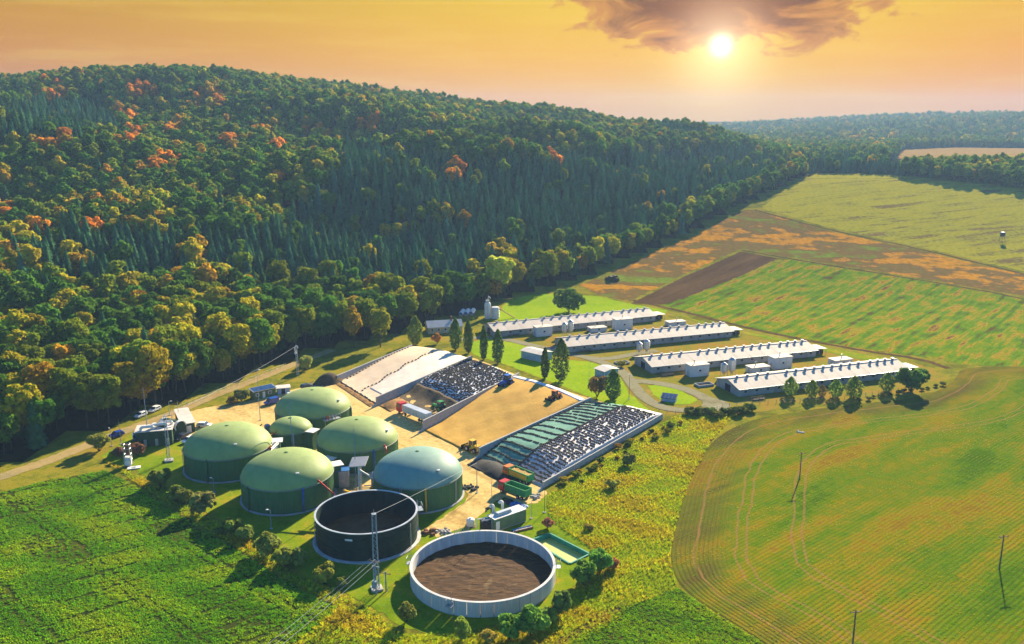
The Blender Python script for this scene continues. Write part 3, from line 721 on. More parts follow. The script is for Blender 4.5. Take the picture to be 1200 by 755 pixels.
# dark open steel tank: bolted rings with ribs
def open_steel_tank():
    t = empty('open_storage_tank', tank_at(430.5, 630.5), 0, 'dark green open steel storage tank with reddish slurry inside', 'tank')
    Rr, hgt = 11.0, 6.3
    nr = 5
    for k in range(nr):                                  # five courses of bolted sheets
        z0, z1 = hgt * k / nr, hgt * (k + 1) / nr
        Rk = Rr + 0.03 * (k % 2)
        mb = MB().lathe([(Rk, z0), (Rk, z1 - 0.06), (Rk + 0.06, z1 - 0.05), (Rk + 0.06, z1), (Rk - 0.12, z1), (Rk - 0.12, z0)], 72, close=True)
        mb.build('sheet_course', M['tank_dark'], t)
    MB().lathe([(Rr - 0.2, hgt), (Rr + 0.22, hgt), (Rr + 0.22, hgt + 0.16), (Rr - 0.2, hgt + 0.16)], 72, close=True).build('rim', M['steel'], t, smooth=False)
    ring_wall(Rr + 0.8, Rr - 0.3, 0.0, 0.2).build('base_ring', M['concrete_pale'], t)
    mb = MB(); n = 48
    mb.add([(10.88 * math.cos(2 * math.pi * i / n), 10.88 * math.sin(2 * math.pi * i / n), 0.9) for i in range(n)], [tuple(range(n))])
    mb.build('slurry_surface', M['slurry_rust'], t)
    a = R(-100); 
    MB().box(0, 0.06, -0.8, 0.8, 0, 0.4).build('name_plate', M['white'], t, ((Rr + 0.06) * math.cos(a), (Rr + 0.06) * math.sin(a), hgt - 1.5), a)
    a = R(18); ladder(t, (Rr + 0.4) * math.cos(a), (Rr + 0.4) * math.sin(a), a, 0.1, hgt)
    p = MB().box(0, 1.4, -1.2, 1.2, -0.1, 0).build('platform', M['galv'], t, ((Rr + 0.1) * math.cos(a), (Rr + 0.1) * math.sin(a), hgt - 1.0), a)
    rb = MB()
    for x, y in ((1.3, -1.1), (1.3, 0), (1.3, 1.1), (0.2, -1.1), (0.2, 1.1)): rb.tube((x, y, 0), (x, y, 1.1), 0.04, n=4)
    rb.path([(0.2, -1.1, 1.1), (1.3, -1.1, 1.1), (1.3, 1.1, 1.1), (0.2, 1.1, 1.1)], 0.04, 4); rb.build('railing', M['galv'], p)
    for k, aa in enumerate((-160, -25, -70)):
        a = R(aa)
        MB().path([((Rr + 0.25) * math.cos(a), (Rr + 0.25) * math.sin(a), 0.2), ((Rr + 0.25) * math.cos(a), (Rr + 0.25) * math.sin(a), hgt - 0.6)], 0.1, 6).build('riser_pipe', M['galv'], t)
open_steel_tank()

def concrete_tank():
    t = empty('slurry_tank', tank_at(566, 677), 0, 'large pale concrete slurry tank full of crusted brown slurry', 'tank')
    Ro, Ri, hgt = 14.6, 14.15, 3.0
    n = 36                                               # precast wall panels
    g = 0.004
    mb = MB()
    a0, a1 = g, 2 * math.pi / n - g; k = 5
    vs = []
    for r, z in ((Ro, 0), (Ro, hgt), (Ri, hgt), (Ri, -2.0)):
        vs += [(r * math.cos(a0 + (a1 - a0) * i / (k - 1)), r * math.sin(a0 + (a1 - a0) * i / (k - 1)), z) for i in range(k)]
    fs = []
    for j in range(3): fs += [(j * k + i, j * k + i + 1, (j + 1) * k + i + 1, (j + 1) * k + i) for i in range(k - 1)]
    fs += [(0, k, 2 * k, 3 * k), (k - 1, 4 * k - 1, 3 * k - 1, 2 * k - 1)]
    mb.add(vs, fs); pm = mb.mesh('wall_panel', M['tank_conc'])
    for i in range(n): link('wall_panel', pm, t, (0, 0, 0), 2 * math.pi * i / n)
    MB().lathe([(Ro + 0.06, hgt), (Ro + 0.06, hgt + 0.12), (Ri - 0.06, hgt + 0.12), (Ri - 0.06, hgt)], 96, close=True).build('rim', M['concrete_pale'], t)
    # crusted slurry, with ripples pushed up by the stirrer
    nr, na = 40, 120; vs = [(0, 0, 0.45)]; 
    for j in range(1, nr + 1):
        for i in range(na):
            r = Ri * j / nr - (0.01 if j == nr else 0); a = 2 * math.pi * i / na; x, y = r * math.cos(a), r * math.sin(a)
            q = math.hypot(x + 2, y - 9)
            z = 0.45 + 0.09 * math.sin(q * 2.4 + 1.2 * math.sin(x * 0.5) + 0.7 * math.sin(y * 0.9)) * max(0, 1 - q / 16) + 0.05 * math.sin(x * 1.3 + y * 0.7) * math.sin(y * 1.7)
            vs.append((x, y, z))
    fs = [(0, 1 + i, 1 + (i + 1) % na) for i in range(na)]
    for j in range(nr - 1): fs += [(1 + j * na + i, 1 + (j + 1) * na + i, 1 + (j + 1) * na + (i + 1) % na, 1 + j * na + (i + 1) % na) for i in range(na)]
    MB().add(vs, fs).build('slurry_surface', M['slurry'], t, smooth=True)
    for aa in (-112, 2, 172):                            # little access platforms hung on the wall
        a = R(aa)
        p = MB().box(0.02, 1.1, -0.7, 0.7, -0.08, 0).build('platform', M['galv'], t, (Ro * math.cos(a), Ro * math.sin(a), hgt - 0.9), a)
        rb = MB()
        for x, y in ((1.05, -0.65), (1.05, 0.65), (0.1, -0.65), (0.1, 0.65)): rb.tube((x, y, 0), (x, y, 1.2), 0.04, n=4)
        rb.path([(0.1, -0.65, 1.2), (1.05, -0.65, 1.2), (1.05, 0.65, 1.2), (0.1, 0.65, 1.2)], 0.04, 4); rb.build('railing', M['galv'], p)
        MB().tube((0.3, 0.2, 0), (0.3, 0.2, 2.6), 0.05, n=5).build('stirrer_post', M['galv'], p)
        MB().tube((0.9, 0, -hgt + 0.9), (0.9, 0, -0.05), 0.05, n=4).build('bracket_post', M['galv'], p)
    mb = MB()
    for k in range(9):
        a = R(104 + k * 1.6); mb.tube((14.4 * math.cos(a), 14.4 * math.sin(a), hgt + 0.1), (14.4 * math.cos(a), 14.4 * math.sin(a), hgt + 1.0 + 0.2 * (k % 2)), 0.06, n=4)
    mb.build('rim_railing', M['galv'], t)
    return t
concrete_tank()

# lined basin with green edge
def basin():
    cs = [at(*p) for p in ((623, 634), (644, 626.5), (690, 650), (668, 661))]
    c = sum(cs, Vector()) / 4; t = empty('lined_basin', (c.x, c.y, 0.06), 0, 'sunken rectangular basin with turquoise walls and yellow green water', 'basin')
    m1 = mat('turquoise_liner', (0.03, 0.26, 0.19), (0.02, 0.19, 0.15), 0.4, 0.5)
    m2 = mat('yellow_green_water', (0.46, 0.47, 0.10), (0.38, 0.42, 0.08), 0.3, 0.35, spec=0.5)
    L = [(p - c) for p in cs]
    for i in range(4):
        a, b = L[i], L[(i + 1) % 4]
        d = (b - a).normalized(); nn = Vector((-d.y, d.x, 0)) * 0.35
        if nn.dot(-a) > 0: nn = -nn
        vs = [a, b, b + nn, a + nn]; vs = [Vector((v.x, v.y, z)) for z in (-2.6, 0.22) for v in vs]
        MB().add(vs, [(0, 1, 2, 3), (4, 5, 6, 7), (0, 1, 5, 4), (1, 2, 6, 5), (2, 3, 7, 6), (3, 0, 4, 7)]).build('side_wall', m1, t)
    MB().add([(v.x, v.y, -0.85) for v in L], [(0, 1, 2, 3)]).build('water_surface', m2, t)
basin()

# ------------------------------------------------------------------ silage clamps
CL = {1: (at(395, 448), at(483, 411)), 2: (at(441, 476), at(553, 426)), 3: (at(496, 505), at(608, 447)), 4: (at(561.5, 537), at(692, 476)), 5: (at(636.5, 572.5), at(776, 491))}
def bunker_wall(k, hgt, label, thick=0.45, z_far=None):
    a, b = CL[k]; d = (b - a); L = d.length; yaw = math.atan2(d.y, d.x)
    t = empty('bunker_wall', (a.x, a.y, 0.05), yaw, label, 'wall', 'concrete walls of the silage clamps')
    n = max(1, round(L / 2.5)); s = L / n
    pm = MB().prism([(0.015, 0), (s - 0.015, 0), (s - 0.015, hgt), (0.015, hgt)], -thick / 2, thick / 2).mesh('wall_panel', M['concrete'], bevel=0.02)
    for i in range(n): link('wall_panel', pm, t, (i * s, 0, 0)).location.z = rnd.uniform(-0.03, 0.03)
    MB().prism([(-2.6, 0), (-0.02, 0), (-0.02, hgt * 0.35)], -thick / 2 + .02, thick / 2 - .02).build('sloped_toe', M['concrete'], t)
bunker_wall(1, 2.4, 'concrete clamp wall along the outer side of the cream sheet')
bunker_wall(2, 3.0, 'concrete clamp wall between the cream sheet and the tyre heap')
bunker_wall(3, 3.2, 'concrete clamp wall beside the white lorry trailer')
bunker_wall(4, 3.0, 'concrete clamp wall ending beside the yellow wheel loader')
bunker_wall(5, 1.7, 'low concrete clamp wall along the weedy bank')

def clamp_patch(a0, a1, b0, b1):
    """bilinear patch: u from wall a to wall b, v from the mouth to the back"""
    def f(u, v): return (a0.lerp(a1, v)).lerp(b0.lerp(b1, v), u)
    return f
def heap_mesh(name, f, hf, m, u0=0.0, u1=1.0, v0=0.0, v1=1.0, nu=24, nv=48, skirt=True):
    vs = []; fs = []
    for j in range(nv + 1):
        for i in range(nu + 1):
            u = u0 + (u1 - u0) * i / nu; v = v0 + (v1 - v0) * j / nv
            p = f(u, v); vs.append((p.x, p.y, hf(u, v)))
    W_ = nu + 1
    fs = [(j * W_ + i, j * W_ + i + 1, (j + 1) * W_ + i + 1, (j + 1) * W_ + i) for j in range(nv) for i in range(nu)]
    if skirt:
        ring = [i for i in range(W_)] + [j * W_ + nu for j in range(1, nv + 1)] + [nv * W_ + i for i in range(nu - 1, -1, -1)] + [j * W_ for j in range(nv - 1, 0, -1)]
        k = len(vs); vs += [(vs[i][0], vs[i][1], 0.0) for i in ring]; n = len(ring)
        fs += [(ring[i], ring[(i + 1) % n], k + (i + 1) % n, k + i) for i in range(n)]
    c = f((u0 + u1) / 2, (v0 + v1) / 2)
    vs = [(x - c.x, y - c.y, z) for x, y, z in vs]
    o = MB().add(vs, fs).build(name, m, None, (c.x, c.y, 0.06), smooth=True)
    return o
sm = lambda e0, e1, x: (lambda t: t * t * (3 - 2 * t))(min(1, max(0, (x - e0) / (e1 - e0))))

def inset(k, side): # wall line moved inwards a little
    a, b = CL[k]; d = (b - a).normalized(); n = Vector((d.y, -d.x, 0)) * 0.4 * side
    return a + n, b + n
A_ = clamp_patch(*inset(1, 1), *inset(2, -1)); B_ = clamp_patch(*inset(2, 1), *inset(3, -1)); C_ = clamp_patch(*inset(3, 1), *inset(4, -1)); D_ = clamp_patch(*inset(4, 1), *inset(5, -1))
bumpy = lambda u, v, a: a * (math.sin(u * 21 + v * 9) * math.sin(v * 31 - u * 7) + 0.5 * math.sin(u * 47 + 2) * math.sin(v * 73))
hA = lambda u, v: 0.12 + (2.2 + 1.3 * math.sin(math.pi * min(1, u * 1.05))) * sm(-0.02, 0.75, v) * (1 - 0.25 * sm(0.92, 1.0, v)) + bumpy(u, v, 0.05)
hB = lambda u, v: 0.12 + (2.6 + 0.9 * math.sin(math.pi * u)) * sm(0.27, 0.50, v) * (1 - 0.5 * sm(0.9, 1.0, v)) + bumpy(u, v, 0.10)
hC = lambda u, v: 0.12 + (2.9 + 0.9 * math.sin(math.pi * u)) * sm(0.05, 0.85, v) * (1 - 0.5 * sm(0.93, 1.0, v)) + bumpy(u, v, 0.08)
hD = lambda u, v: 0.12 + (1.7 + 1.5 * math.sin(math.pi * min(1, (u * 0.8 + 0.1)))) * sm(-0.02, 0.22, v) * (1 - 0.35 * sm(0.9, 1.0, v)) + bumpy(u, v, 0.08)
M['sheet_cream'] = mat('cream_silage_sheet', (0.62, 0.48, 0.33), (0.52, 0.40, 0.27), 0.15, 0.7, 0.12, 0.9, aniso=(1, 1, 1))
M['sheet_pale'] = mat('pale_silage_sheet', (0.68, 0.59, 0.49), (0.60, 0.51, 0.42), 0.2, 0.7, 0.12, 0.9)
M['sheet_white'] = mat('white_silage_sheet', (0.66, 0.66, 0.68), (0.55, 0.54, 0.58), 0.3, 0.6, 0.12, 0.9)
M['net_green'] = mat('green_silage_net', (0.095, 0.25, 0.19), (0.075, 0.20, 0.155), 0.4, 0.85, 0.1, 0.9)
M['sheet_lilac'] = mat('dusty_white_sheet', (0.56, 0.52, 0.51), (0.44, 0.40, 0.39), 0.5, 0.7, 0.12, 0.9)
M['silage'] = mat('golden_silage', (0.46, 0.27, 0.045), (0.36, 0.20, 0.03), 0.12, 0.95, 0.2, 1.2)
M['dark_silage'] = mat('dark_cut_silage', (0.055, 0.042, 0.025), (0.09, 0.06, 0.03), 0.5, 0.95, 0.3, 1.5)
M['brown_silage'] = mat('brown_loose_silage', (0.20, 0.10, 0.03), (0.30, 0.16, 0.05), 0.6, 0.95, 0.3, 1.5)
tag(heap_mesh('silage_cover', A_, hA, M['sheet_cream']), 'cream plastic sheet over the silage clamp nearest the forest', 'cover')
tag(heap_mesh('silage_cover', A_, lambda u, v: hA(u, v) + 0.02, M['sheet_pale'], u0=0.55, u1=0.97, v0=0.12, v1=0.99), 'paler plastic strip along the inner half of the cream sheet', 'cover')
tag(heap_mesh('silage_cover', B_, hB, M['sheet_white'], v0=0.32), 'white sheet under a dense spread of black tyres', 'cover')
tag(heap_mesh('cut_silage', B_, lambda u, v: 0.1 + (hB(u, v + 0.03) - 0.2) * sm(0.12, 0.34, v) + bumpy(u, v, 0.12), M['dark_silage'], v0=0.14, v1=0.38, nv=16), 'dark cut face of the silage below the tyre heap', 'silage')
tag(heap_mesh('silage_heap', C_, hC, M['silage'], v1=0.985), 'broad golden silage heap being rolled by two machines', 'silage')
tag(heap_mesh('silage_net', D_, hD, M['net_green'], u1=0.52), 'green net over the silage clamp beside the yellow loader', 'cover')
tag(heap_mesh('silage_cover', D_, lambda u, v: hD(u, v) + 0.015, M['sheet_lilac'], u0=0.52), 'dusty white sheet with tyre rows beside the low wall', 'cover')
tag(heap_mesh('silage_cover', C_, lambda u, v: hC(u, v) + 0.10 + bumpy(u, v * 3, 0.05), M['sheet_white'], v0=0.90, v1=1.0, nv=8), 'rolled back white sheet along the top of the golden heap', 'cover')
tag(heap_mesh('silage_heap', A_, lambda u, v: 0.1 + max(0, 0.35 - 12 * abs(v + 0.01)) * (0.6 + 0.4 * math.sin(u * 50)), M['brown_silage'], u0=0.05, u1=0.98, v0=-0.04, v1=0.02, nv=10, nu=50), 'low ridge of spilt silage at the foot of the cream sheet', 'silage')
tag(heap_mesh('silage_heap', B_, lambda u, v: 0.08 + 1.0 * max(0, 1 - ((u - 0.14) / 0.13) ** 2 - ((v - 0.10) / 0.09) ** 2) + bumpy(u, v, 0.06), M['brown_silage'], u0=0.02, u1=0.28, v0=0.01, v1=0.19, nv=16), 'small brown heap of loose silage in front of the red cab', 'silage')
tag(heap_mesh('silage_heap', D_, lambda u, v: 0.1 + 1.1 * max(0, 1 - ((u - 0.42) / 0.42) ** 2 - ((v + 0.03) / 0.07) ** 2) + bumpy(u, v, 0.1), M['tyre'], u0=0.0, u1=0.84, v0=-0.10, v1=0.04, nv=12), 'black heap of loose tyres and silage at the mouth of the net clamp', 'silage')

# tyres: the 300 that show largest are things, the rest lie in one mass
def torus(R_, r_, n=10, m=5):
    mb = MB(); vs = []; fs = []
    for i in range(n):
        for j in range(m):
            a = 2 * math.pi * i / n; b = 2 * math.pi * j / m
            vs.append(((R_ + r_ * math.cos(b)) * math.cos(a), (R_ + r_ * math.cos(b)) * math.sin(a), r_ + r_ * math.sin(b)))
            fs.append((i * m + j, ((i + 1) % n) * m + j, ((i + 1) % n) * m + (j + 1) % m, i * m + (j + 1) % m))
    return mb.add(vs, fs)
ty_net, ty_white, ty_black, ty_line = [], [], [], []
for r in range(40):                                     # rows across the net and the white sheet
    v = 0.03 + 0.92 * r / 39
    for c in range(24):
        u = 0.02 + 0.49 * c / 23
        if (r % 2 == 0 if (r > 20 or r < 7) else r % 3 == 0):
            if rnd.random() < 0.93: ty_net.append((D_, hD, u + rnd.uniform(-.004, .004), v + 0.004 * math.sin(u * 12) + rnd.uniform(-.003, .003), r + 1))
    for c in range(17):
        u = 0.55 + 0.42 * c / 16
        if rnd.random() < 0.93: ty_white.append((D_, hD, u + rnd.uniform(-.006, .006), v + 0.004 * math.sin(u * 12) + rnd.uniform(-.004, .004), r + 1))
for c in range(70):
    v = 0.02 + 0.95 * c / 69; ty_net.append((D_, hD, 0.525, v))
    if c % 2: ty_net.append((D_, hD, 0.01, v))
for r in range(40):
    v = 0.37 + 0.60 * r / 39
    for c in range(40):
        u = 0.03 + 0.94 * c / 39
        if rnd.random() < 0.84: ty_black.append((B_, hB, u + rnd.uniform(-.012, .012), v + 0.012 * math.sin(u * 9) + rnd.uniform(-.007, .007)))
for c in range(24): ty_line.append((A_, hA, 0.52 - 0.02 * math.sin(c), 0.06 + 0.80 * c / 23))
for c in range(22): ty_line.append((A_, hA, 0.03 + 0.0 * c, 0.10 + 0.80 * c / 21))
for c in range(34): ty_line.append((A_, hA, 0.04 + 0.93 * c / 33, 0.015 + rnd.uniform(-.006, .006)))
def ty_place(e):
    f, hf, u, v = e[:4]; p = f(u, v); return Vector((p.x, p.y, hf(u, v) + 0.10))
tm = torus(0.30, 0.11).mesh('tyre', M['tyre'], smooth=True)
allt = [(ty_place(e), k, e) for k, lst in (('net', ty_net), ('white', ty_white), ('line', ty_line), ('black', ty_black)) for e in lst]
near = sorted(range(len(allt)), key=lambda i: (allt[i][0] - cam.location).length)
pick = set(near[:300])
LB = {'net': ('black tyre in the rows weighing down the green net', 'tyres on the green net'), 'white': ('black tyre in the rows on the dusty white sheet', 'tyres on the dusty white sheet'),
      'line': ('black tyre in the single line along the cream sheet', 'tyres on the cream sheet'), 'black': ('black tyre in the dense spread over the white sheet', 'tyres on the dense heap')}
rest = MB(); tb = torus(0.30, 0.11, 8, 4)
ORD = 'first second third fourth fifth sixth seventh eighth ninth tenth eleventh twelfth thirteenth fourteenth fifteenth sixteenth seventeenth eighteenth nineteenth twentieth'.split()
for i, (p, k, e) in enumerate(allt):
    if i in pick:
        o = link('tyre', tm, None, p, rnd.uniform(0, 3)); 
        lb = LB[k][0]
        if len(e) > 4 and e[4] <= 20:
            side = 'wall' if (e[2] < .27 or e[2] > .76) else 'seam'
            lb = 'black tyre in the %s row from the mouth, %s side of the %s' % (ORD[e[4] - 1], side, 'green net' if k == 'net' else 'dusty white sheet')
        tag(o, lb, 'tyre', LB[k][1])
    else: rest.add([(x + p.x, y + p.y, z + p.z) for x, y, z in tb.v], tb.f)
tag(rest.build('tyre_spread', M['tyre'], smooth=True), 'mass of black tyres weighing down the silage sheets', 'tyres', kind='stuff')
# ------------------------------------------------------------------ plants
def leaf_mat(name, trans=0.35, rough=0.7):
    m, t, out = new_mat(name)
    tint = t.new('ShaderNodeAttribute', attribute_name='tint', attribute_type='INSTANCER').outputs['Color']
    info = t.new('ShaderNodeObjectInfo')
    tc = t.new('ShaderNodeTexCoord').outputs['Object']
    n = t.noise(tc, 0.45, 3, 0.6)
    v = t.math('ADD', t.math('MULTIPLY', info.outputs['Random'], 0.6), t.maprange(n, 0.3, 0.7, 1.1, 2.2))
    c = t.new('ShaderNodeVectorMath', {0: tint, 'Scale': v}, operation='SCALE').outputs[0]
    hs = t.new('ShaderNodeHueSaturation', {'Color': c, 'Hue': t.maprange(info.outputs['Random'], 0, 1, 0.488, 0.512, smooth=False), 'Saturation': 1.0, 'Value': 1.0}).outputs[0]
    d = t.new('ShaderNodeBsdfDiffuse', {'Color': hs}); tr = t.new('ShaderNodeBsdfTranslucent', {'Color': hs})
    mx = t.new('ShaderNodeMixShader', {0: trans, 1: d.outputs[0], 2: tr.outputs[0]})
    t.l.new(mx.outputs[0], out.inputs[0]); return m
M['leaf'] = leaf_mat('foliage', 0.42)
M['needle'] = leaf_mat('needles', 0.15)
M['grassblade'] = leaf_mat('grass_blades', 0.5)
M['bark'] = mat('bark', (0.085, 0.06, 0.04), (0.05, 0.038, 0.028), 2.0, 0.95)

def leaf_quads(C, N, size, r, squash=1.0):
    """one small leaf-clump face for each centre"""
    n = len(C)
    N = N + r.normal(0, 0.55, (n, 3)); N /= np.linalg.norm(N, axis=1, keepdims=True) + 1e-9
    A = np.cross(N, r.normal(0, 1, (n, 3))); A /= np.linalg.norm(A, axis=1, keepdims=True) + 1e-9
    B = np.cross(N, A); s = size * r.uniform(0.6, 1.35, (n, 1))
    V = np.stack([C - A * s - B * s * squash * 0.6, C + A * s * 0.7 - B * s * squash, C + A * s + B * s * squash * 0.7, C - A * s * 0.6 + B * s * squash], 1).reshape(-1, 3)
    return V, np.arange(n * 4).reshape(n, 4)

def mesh_np(name, V, Fq, mats, mi=None, extra=None):
    me = bpy.data.meshes.new(name)
    fs = Fq.tolist() if hasattr(Fq, 'tolist') else list(Fq)
    V = V.tolist() if hasattr(V, 'tolist') else list(V)
    k = len(V)
    nf = len(fs)
    if extra is not None:
        V = V + [tuple(p) for p in extra.v]; fs = fs + [tuple(i + k for i in f) for f in extra.f]
    me.from_pydata(V, [], fs); me.update()
    for m_ in mats: me.materials.append(m_)
    if extra is not None and len(mats) > 1:
        me.polygons.foreach_set('material_index', np.array([0] * nf + [1] * (len(fs) - nf), np.int32))
    return me

def lobes_crown(r, H, Wd, z0, K, n, size, flat=1.0, inner=0.12):
    """crown of many lobes: faces over the lobes' outsides"""
    lob = []
    for k in range(K):
        for _ in range(30):
            p = r.normal(0, 1, 3); p /= np.linalg.norm(p); p *= r.uniform(0.25, 0.8) ** 0.6
            c = np.array([p[0] * Wd * 0.42, p[1] * Wd * 0.42, z0 + (H - z0) * (0.5 + 0.40 * p[2])])
            if all(np.linalg.norm(c - q[0]) > 0.13 * Wd for q in lob): break
        lob.append((c, Wd * r.uniform(0.12, 0.21)))
    C = []; N = []
    w_ = np.array([l[1] ** 2 for l in lob]); w_ /= w_.sum()
    pickl = r.choice(K, n * 3, p=w_)
    d = r.normal(0, 1, (n * 3, 3)); d /= np.linalg.norm(d, axis=1, keepdims=True)
    d[:, 2] = np.where(d[:, 2] < -0.5, -d[:, 2], d[:, 2])
    for k, v in zip(pickl, d):
        c, rad = lob[k]; p = c + v * rad * np.array([1, 1, 0.85 * flat]) * r.uniform(0.82, 1.06)
        if any(np.linalg.norm((p - q[0])) < q[1] * 0.72 for j, q in enumerate(lob) if j != k): continue
        C.append(p); N.append(v)
        if len(C) >= n: break
    C = np.array(C); N = np.array(N)
    m = int(n * inner)
    if m:
        q = r.normal(0, 1, (m, 3)); q /= np.linalg.norm(q, axis=1, keepdims=True)
        Ci = np.stack([q[:, 0] * Wd * 0.3, q[:, 1] * Wd * 0.3, z0 + (H - z0) * (0.45 + 0.3 * q[:, 2])], 1); C = np.vstack([C, Ci]); N = np.vstack([N, q])
    return leaf_quads(C, N, size, r), lob

def trunk_mb(r, H, z0, rad, lob=None, n=6):
    mb = MB(); top = z0 + (H - z0) * 0.55
    p = [(0, 0, -0.3), (r.uniform(-.2, .2), r.uniform(-.2, .2), z0 * 0.6), (r.uniform(-.4, .4), r.uniform(-.4, .4), top)]
    mb.tube(p[0], p[1], rad * 1.25, rad * 0.8, n); mb.tube(p[1], p[2], rad * 0.8, rad * 0.3, n)
    for c, s_ in (lob or [])[:6]: mb.tube((p[1][0], p[1][1], z0 * 0.6 + (c[2] - z0) * 0.3), tuple(c), rad * 0.4, rad * 0.1, 4)
    return mb

def spruce_faces(r, H, Wd, levels, nb):
    V = []; F = []
    for l in range(levels):
        f = l / (levels - 1); z = H * (0.10 + 0.88 * f); rad = Wd / 2 * (1 - f) ** 0.7 * r.uniform(0.85, 1.12) + 0.12
        k = max(4, int(nb * (1 - 0.55 * f))); a0 = r.uniform(0, 6.28); dz = H / levels
        for b in range(k):
            a = a0 + 2 * math.pi * b / k + r.uniform(-0.2, 0.2); R_ = rad * r.uniform(0.75, 1.15); w_ = R_ * r.uniform(0.34, 0.5); c, s_ = math.cos(a), math.sin(a); tx, ty = -s_, c
            zi = z + dz * 0.55; zo = z - dz * r.uniform(0.3, 0.75) - 0.12 * R_; zm = z + dz * 0.1
            i0 = len(V)
            V += [(0.05 * R_ * c, 0.05 * R_ * s_, zi), (0.6 * R_ * c + tx * w_, 0.6 * R_ * s_ + ty * w_, zm - dz * 0.25), (R_ * c, R_ * s_, zo), (0.6 * R_ * c - tx * w_, 0.6 * R_ * s_ - ty * w_, zm - dz * 0.25), (0.6 * R_ * c, 0.6 * R_ * s_, zm + dz * 0.18)]
            F += [(i0, i0 + 1, i0 + 4), (i0 + 1, i0 + 2, i0 + 4), (i0 + 2, i0 + 3, i0 + 4), (i0 + 3, i0, i0 + 4)]
    i0 = len(V); V += [(0, 0, H * 1.03), (0.12, 0, H * 0.93), (-0.1, 0.1, H * 0.93), (0, -0.12, H * 0.93)]; F += [(i0, i0 + 1, i0 + 2), (i0, i0 + 2, i0 + 3), (i0, i0 + 3, i0 + 1)]
    return V, F

# the kinds: (crown mesh, trunk mesh) for trees near by, joined meshes for the far wood
NEAR_B, FAR_B, NEAR_S, FAR_S = [], [], [], []
for k in range(6):
    r = np.random.default_rng(100 + k); H_, W_ = 16 + 1.2 * k, 9.5 + (k % 3) * 1.1
    z0 = H_ * 0.2
    (V, F_), lob = lobes_crown(r, H_, W_, z0, 30 + k, 2100, 0.40)
    NEAR_B.append((mesh_np('crown', V, F_, [M['leaf']]), trunk_mb(r, H_, z0, 0.3, lob).mesh('trunk', M['bark'])))
for k in range(5):
    r = np.random.default_rng(200 + k); H_, W_ = 15 + 1.5 * k, 9 + (k % 3)
    (V, F_), lob = lobes_crown(r, H_, W_, H_ * 0.15, 22 + k, 620, 0.62)
    FAR_B.append(mesh_np('far_tree', V, F_, [M['leaf'], M['bark']], extra=trunk_mb(r, H_, H_ * 0.15, 0.28, None, 5)))
for k in range(4):
    r = np.random.default_rng(300 + k); H_, W_ = 16 + 1.4 * k, 7.4 + 0.4 * k
    V, F_ = spruce_faces(r, H_, W_, 24, 13)
    NEAR_S.append((mesh_np('crown', V, F_, [M['needle']]), trunk_mb(r, H_ * 1.3, 2.0, 0.24).mesh('trunk', M['bark'])))
for k in range(4):
    r = np.random.default_rng(400 + k); H_, W_ = 15 + 1.5 * k, 7.2 + 0.4 * k
    V, F_ = spruce_faces(r, H_, W_, 13, 9)
    FAR_S.append(mesh_np('far_spruce', V, F_, [M['needle'], M['bark']], extra=trunk_mb(r, H_ * 1.3, 2.0, 0.22, None, 4)))

def proto_collection(name, meshes):
    c = bpy.data.collections.new(name)
    for i, m_ in enumerate(meshes): c.objects.link(bpy.data.objects.new('%s_%02d' % (name, i), m_))
    return c

def scatter(name, P_, rot, scl, which, tint, coll, label, cat):
    """countless plants as one mass: instances on points"""
    me = bpy.data.meshes.new(name); n = len(P_)
    me.from_pydata(np.asarray(P_).tolist(), [], []); me.update()
    me.attributes.new('rotz', 'FLOAT', 'POINT').data.foreach_set('value', np.asarray(rot, np.float32))
    me.attributes.new('scl', 'FLOAT_VECTOR', 'POINT').data.foreach_set('vector', np.asarray(scl, np.float32).ravel())
    me.attributes.new('which', 'INT', 'POINT').data.foreach_set('value', np.asarray(which, np.int32))
    me.attributes.new('tint', 'FLOAT_VECTOR', 'POINT').data.foreach_set('vector', np.asarray(tint, np.float32).ravel())
    o = link(name, me)
    ng = bpy.data.node_groups.new(name + '_nodes', 'GeometryNodeTree')
    ng.interface.new_socket('Geometry', in_out='INPUT', socket_type='NodeSocketGeometry'); ng.interface.new_socket('Geometry', in_out='OUTPUT', socket_type='NodeSocketGeometry')
    N_ = ng.nodes; L_ = ng.links
    gi = N_.new('NodeGroupInput'); go = N_.new('NodeGroupOutput')
    ci = N_.new('GeometryNodeCollectionInfo'); ci.inputs['Collection'].default_value = coll; ci.inputs['Separate Children'].default_value = True; ci.inputs['Reset Children'].default_value = True
    ip = N_.new('GeometryNodeInstanceOnPoints'); ip.inputs['Pick Instance'].default_value = True
    def attr(nm, typ):
        a = N_.new('GeometryNodeInputNamedAttribute'); a.data_type = typ; a.inputs['Name'].default_value = nm; return a.outputs['Attribute']
    cx_ = N_.new('ShaderNodeCombineXYZ'); L_.new(attr('rotz', 'FLOAT'), cx_.inputs[2])
    er = N_.new('FunctionNodeEulerToRotation'); L_.new(cx_.outputs[0], er.inputs[0])
    L_.new(gi.outputs[0], ip.inputs['Points']); L_.new(ci.outputs[0], ip.inputs['Instance']); L_.new(attr('which', 'INT'), ip.inputs['Instance Index'])
    L_.new(er.outputs[0], ip.inputs['Rotation']); L_.new(attr('scl', 'FLOAT_VECTOR'), ip.inputs['Scale'])
    L_.new(ip.outputs[0], go.inputs[0])
    md = o.modifiers.new('scatter', 'NODES'); md.node_group = ng
    return tag(o, label, cat, kind='stuff')

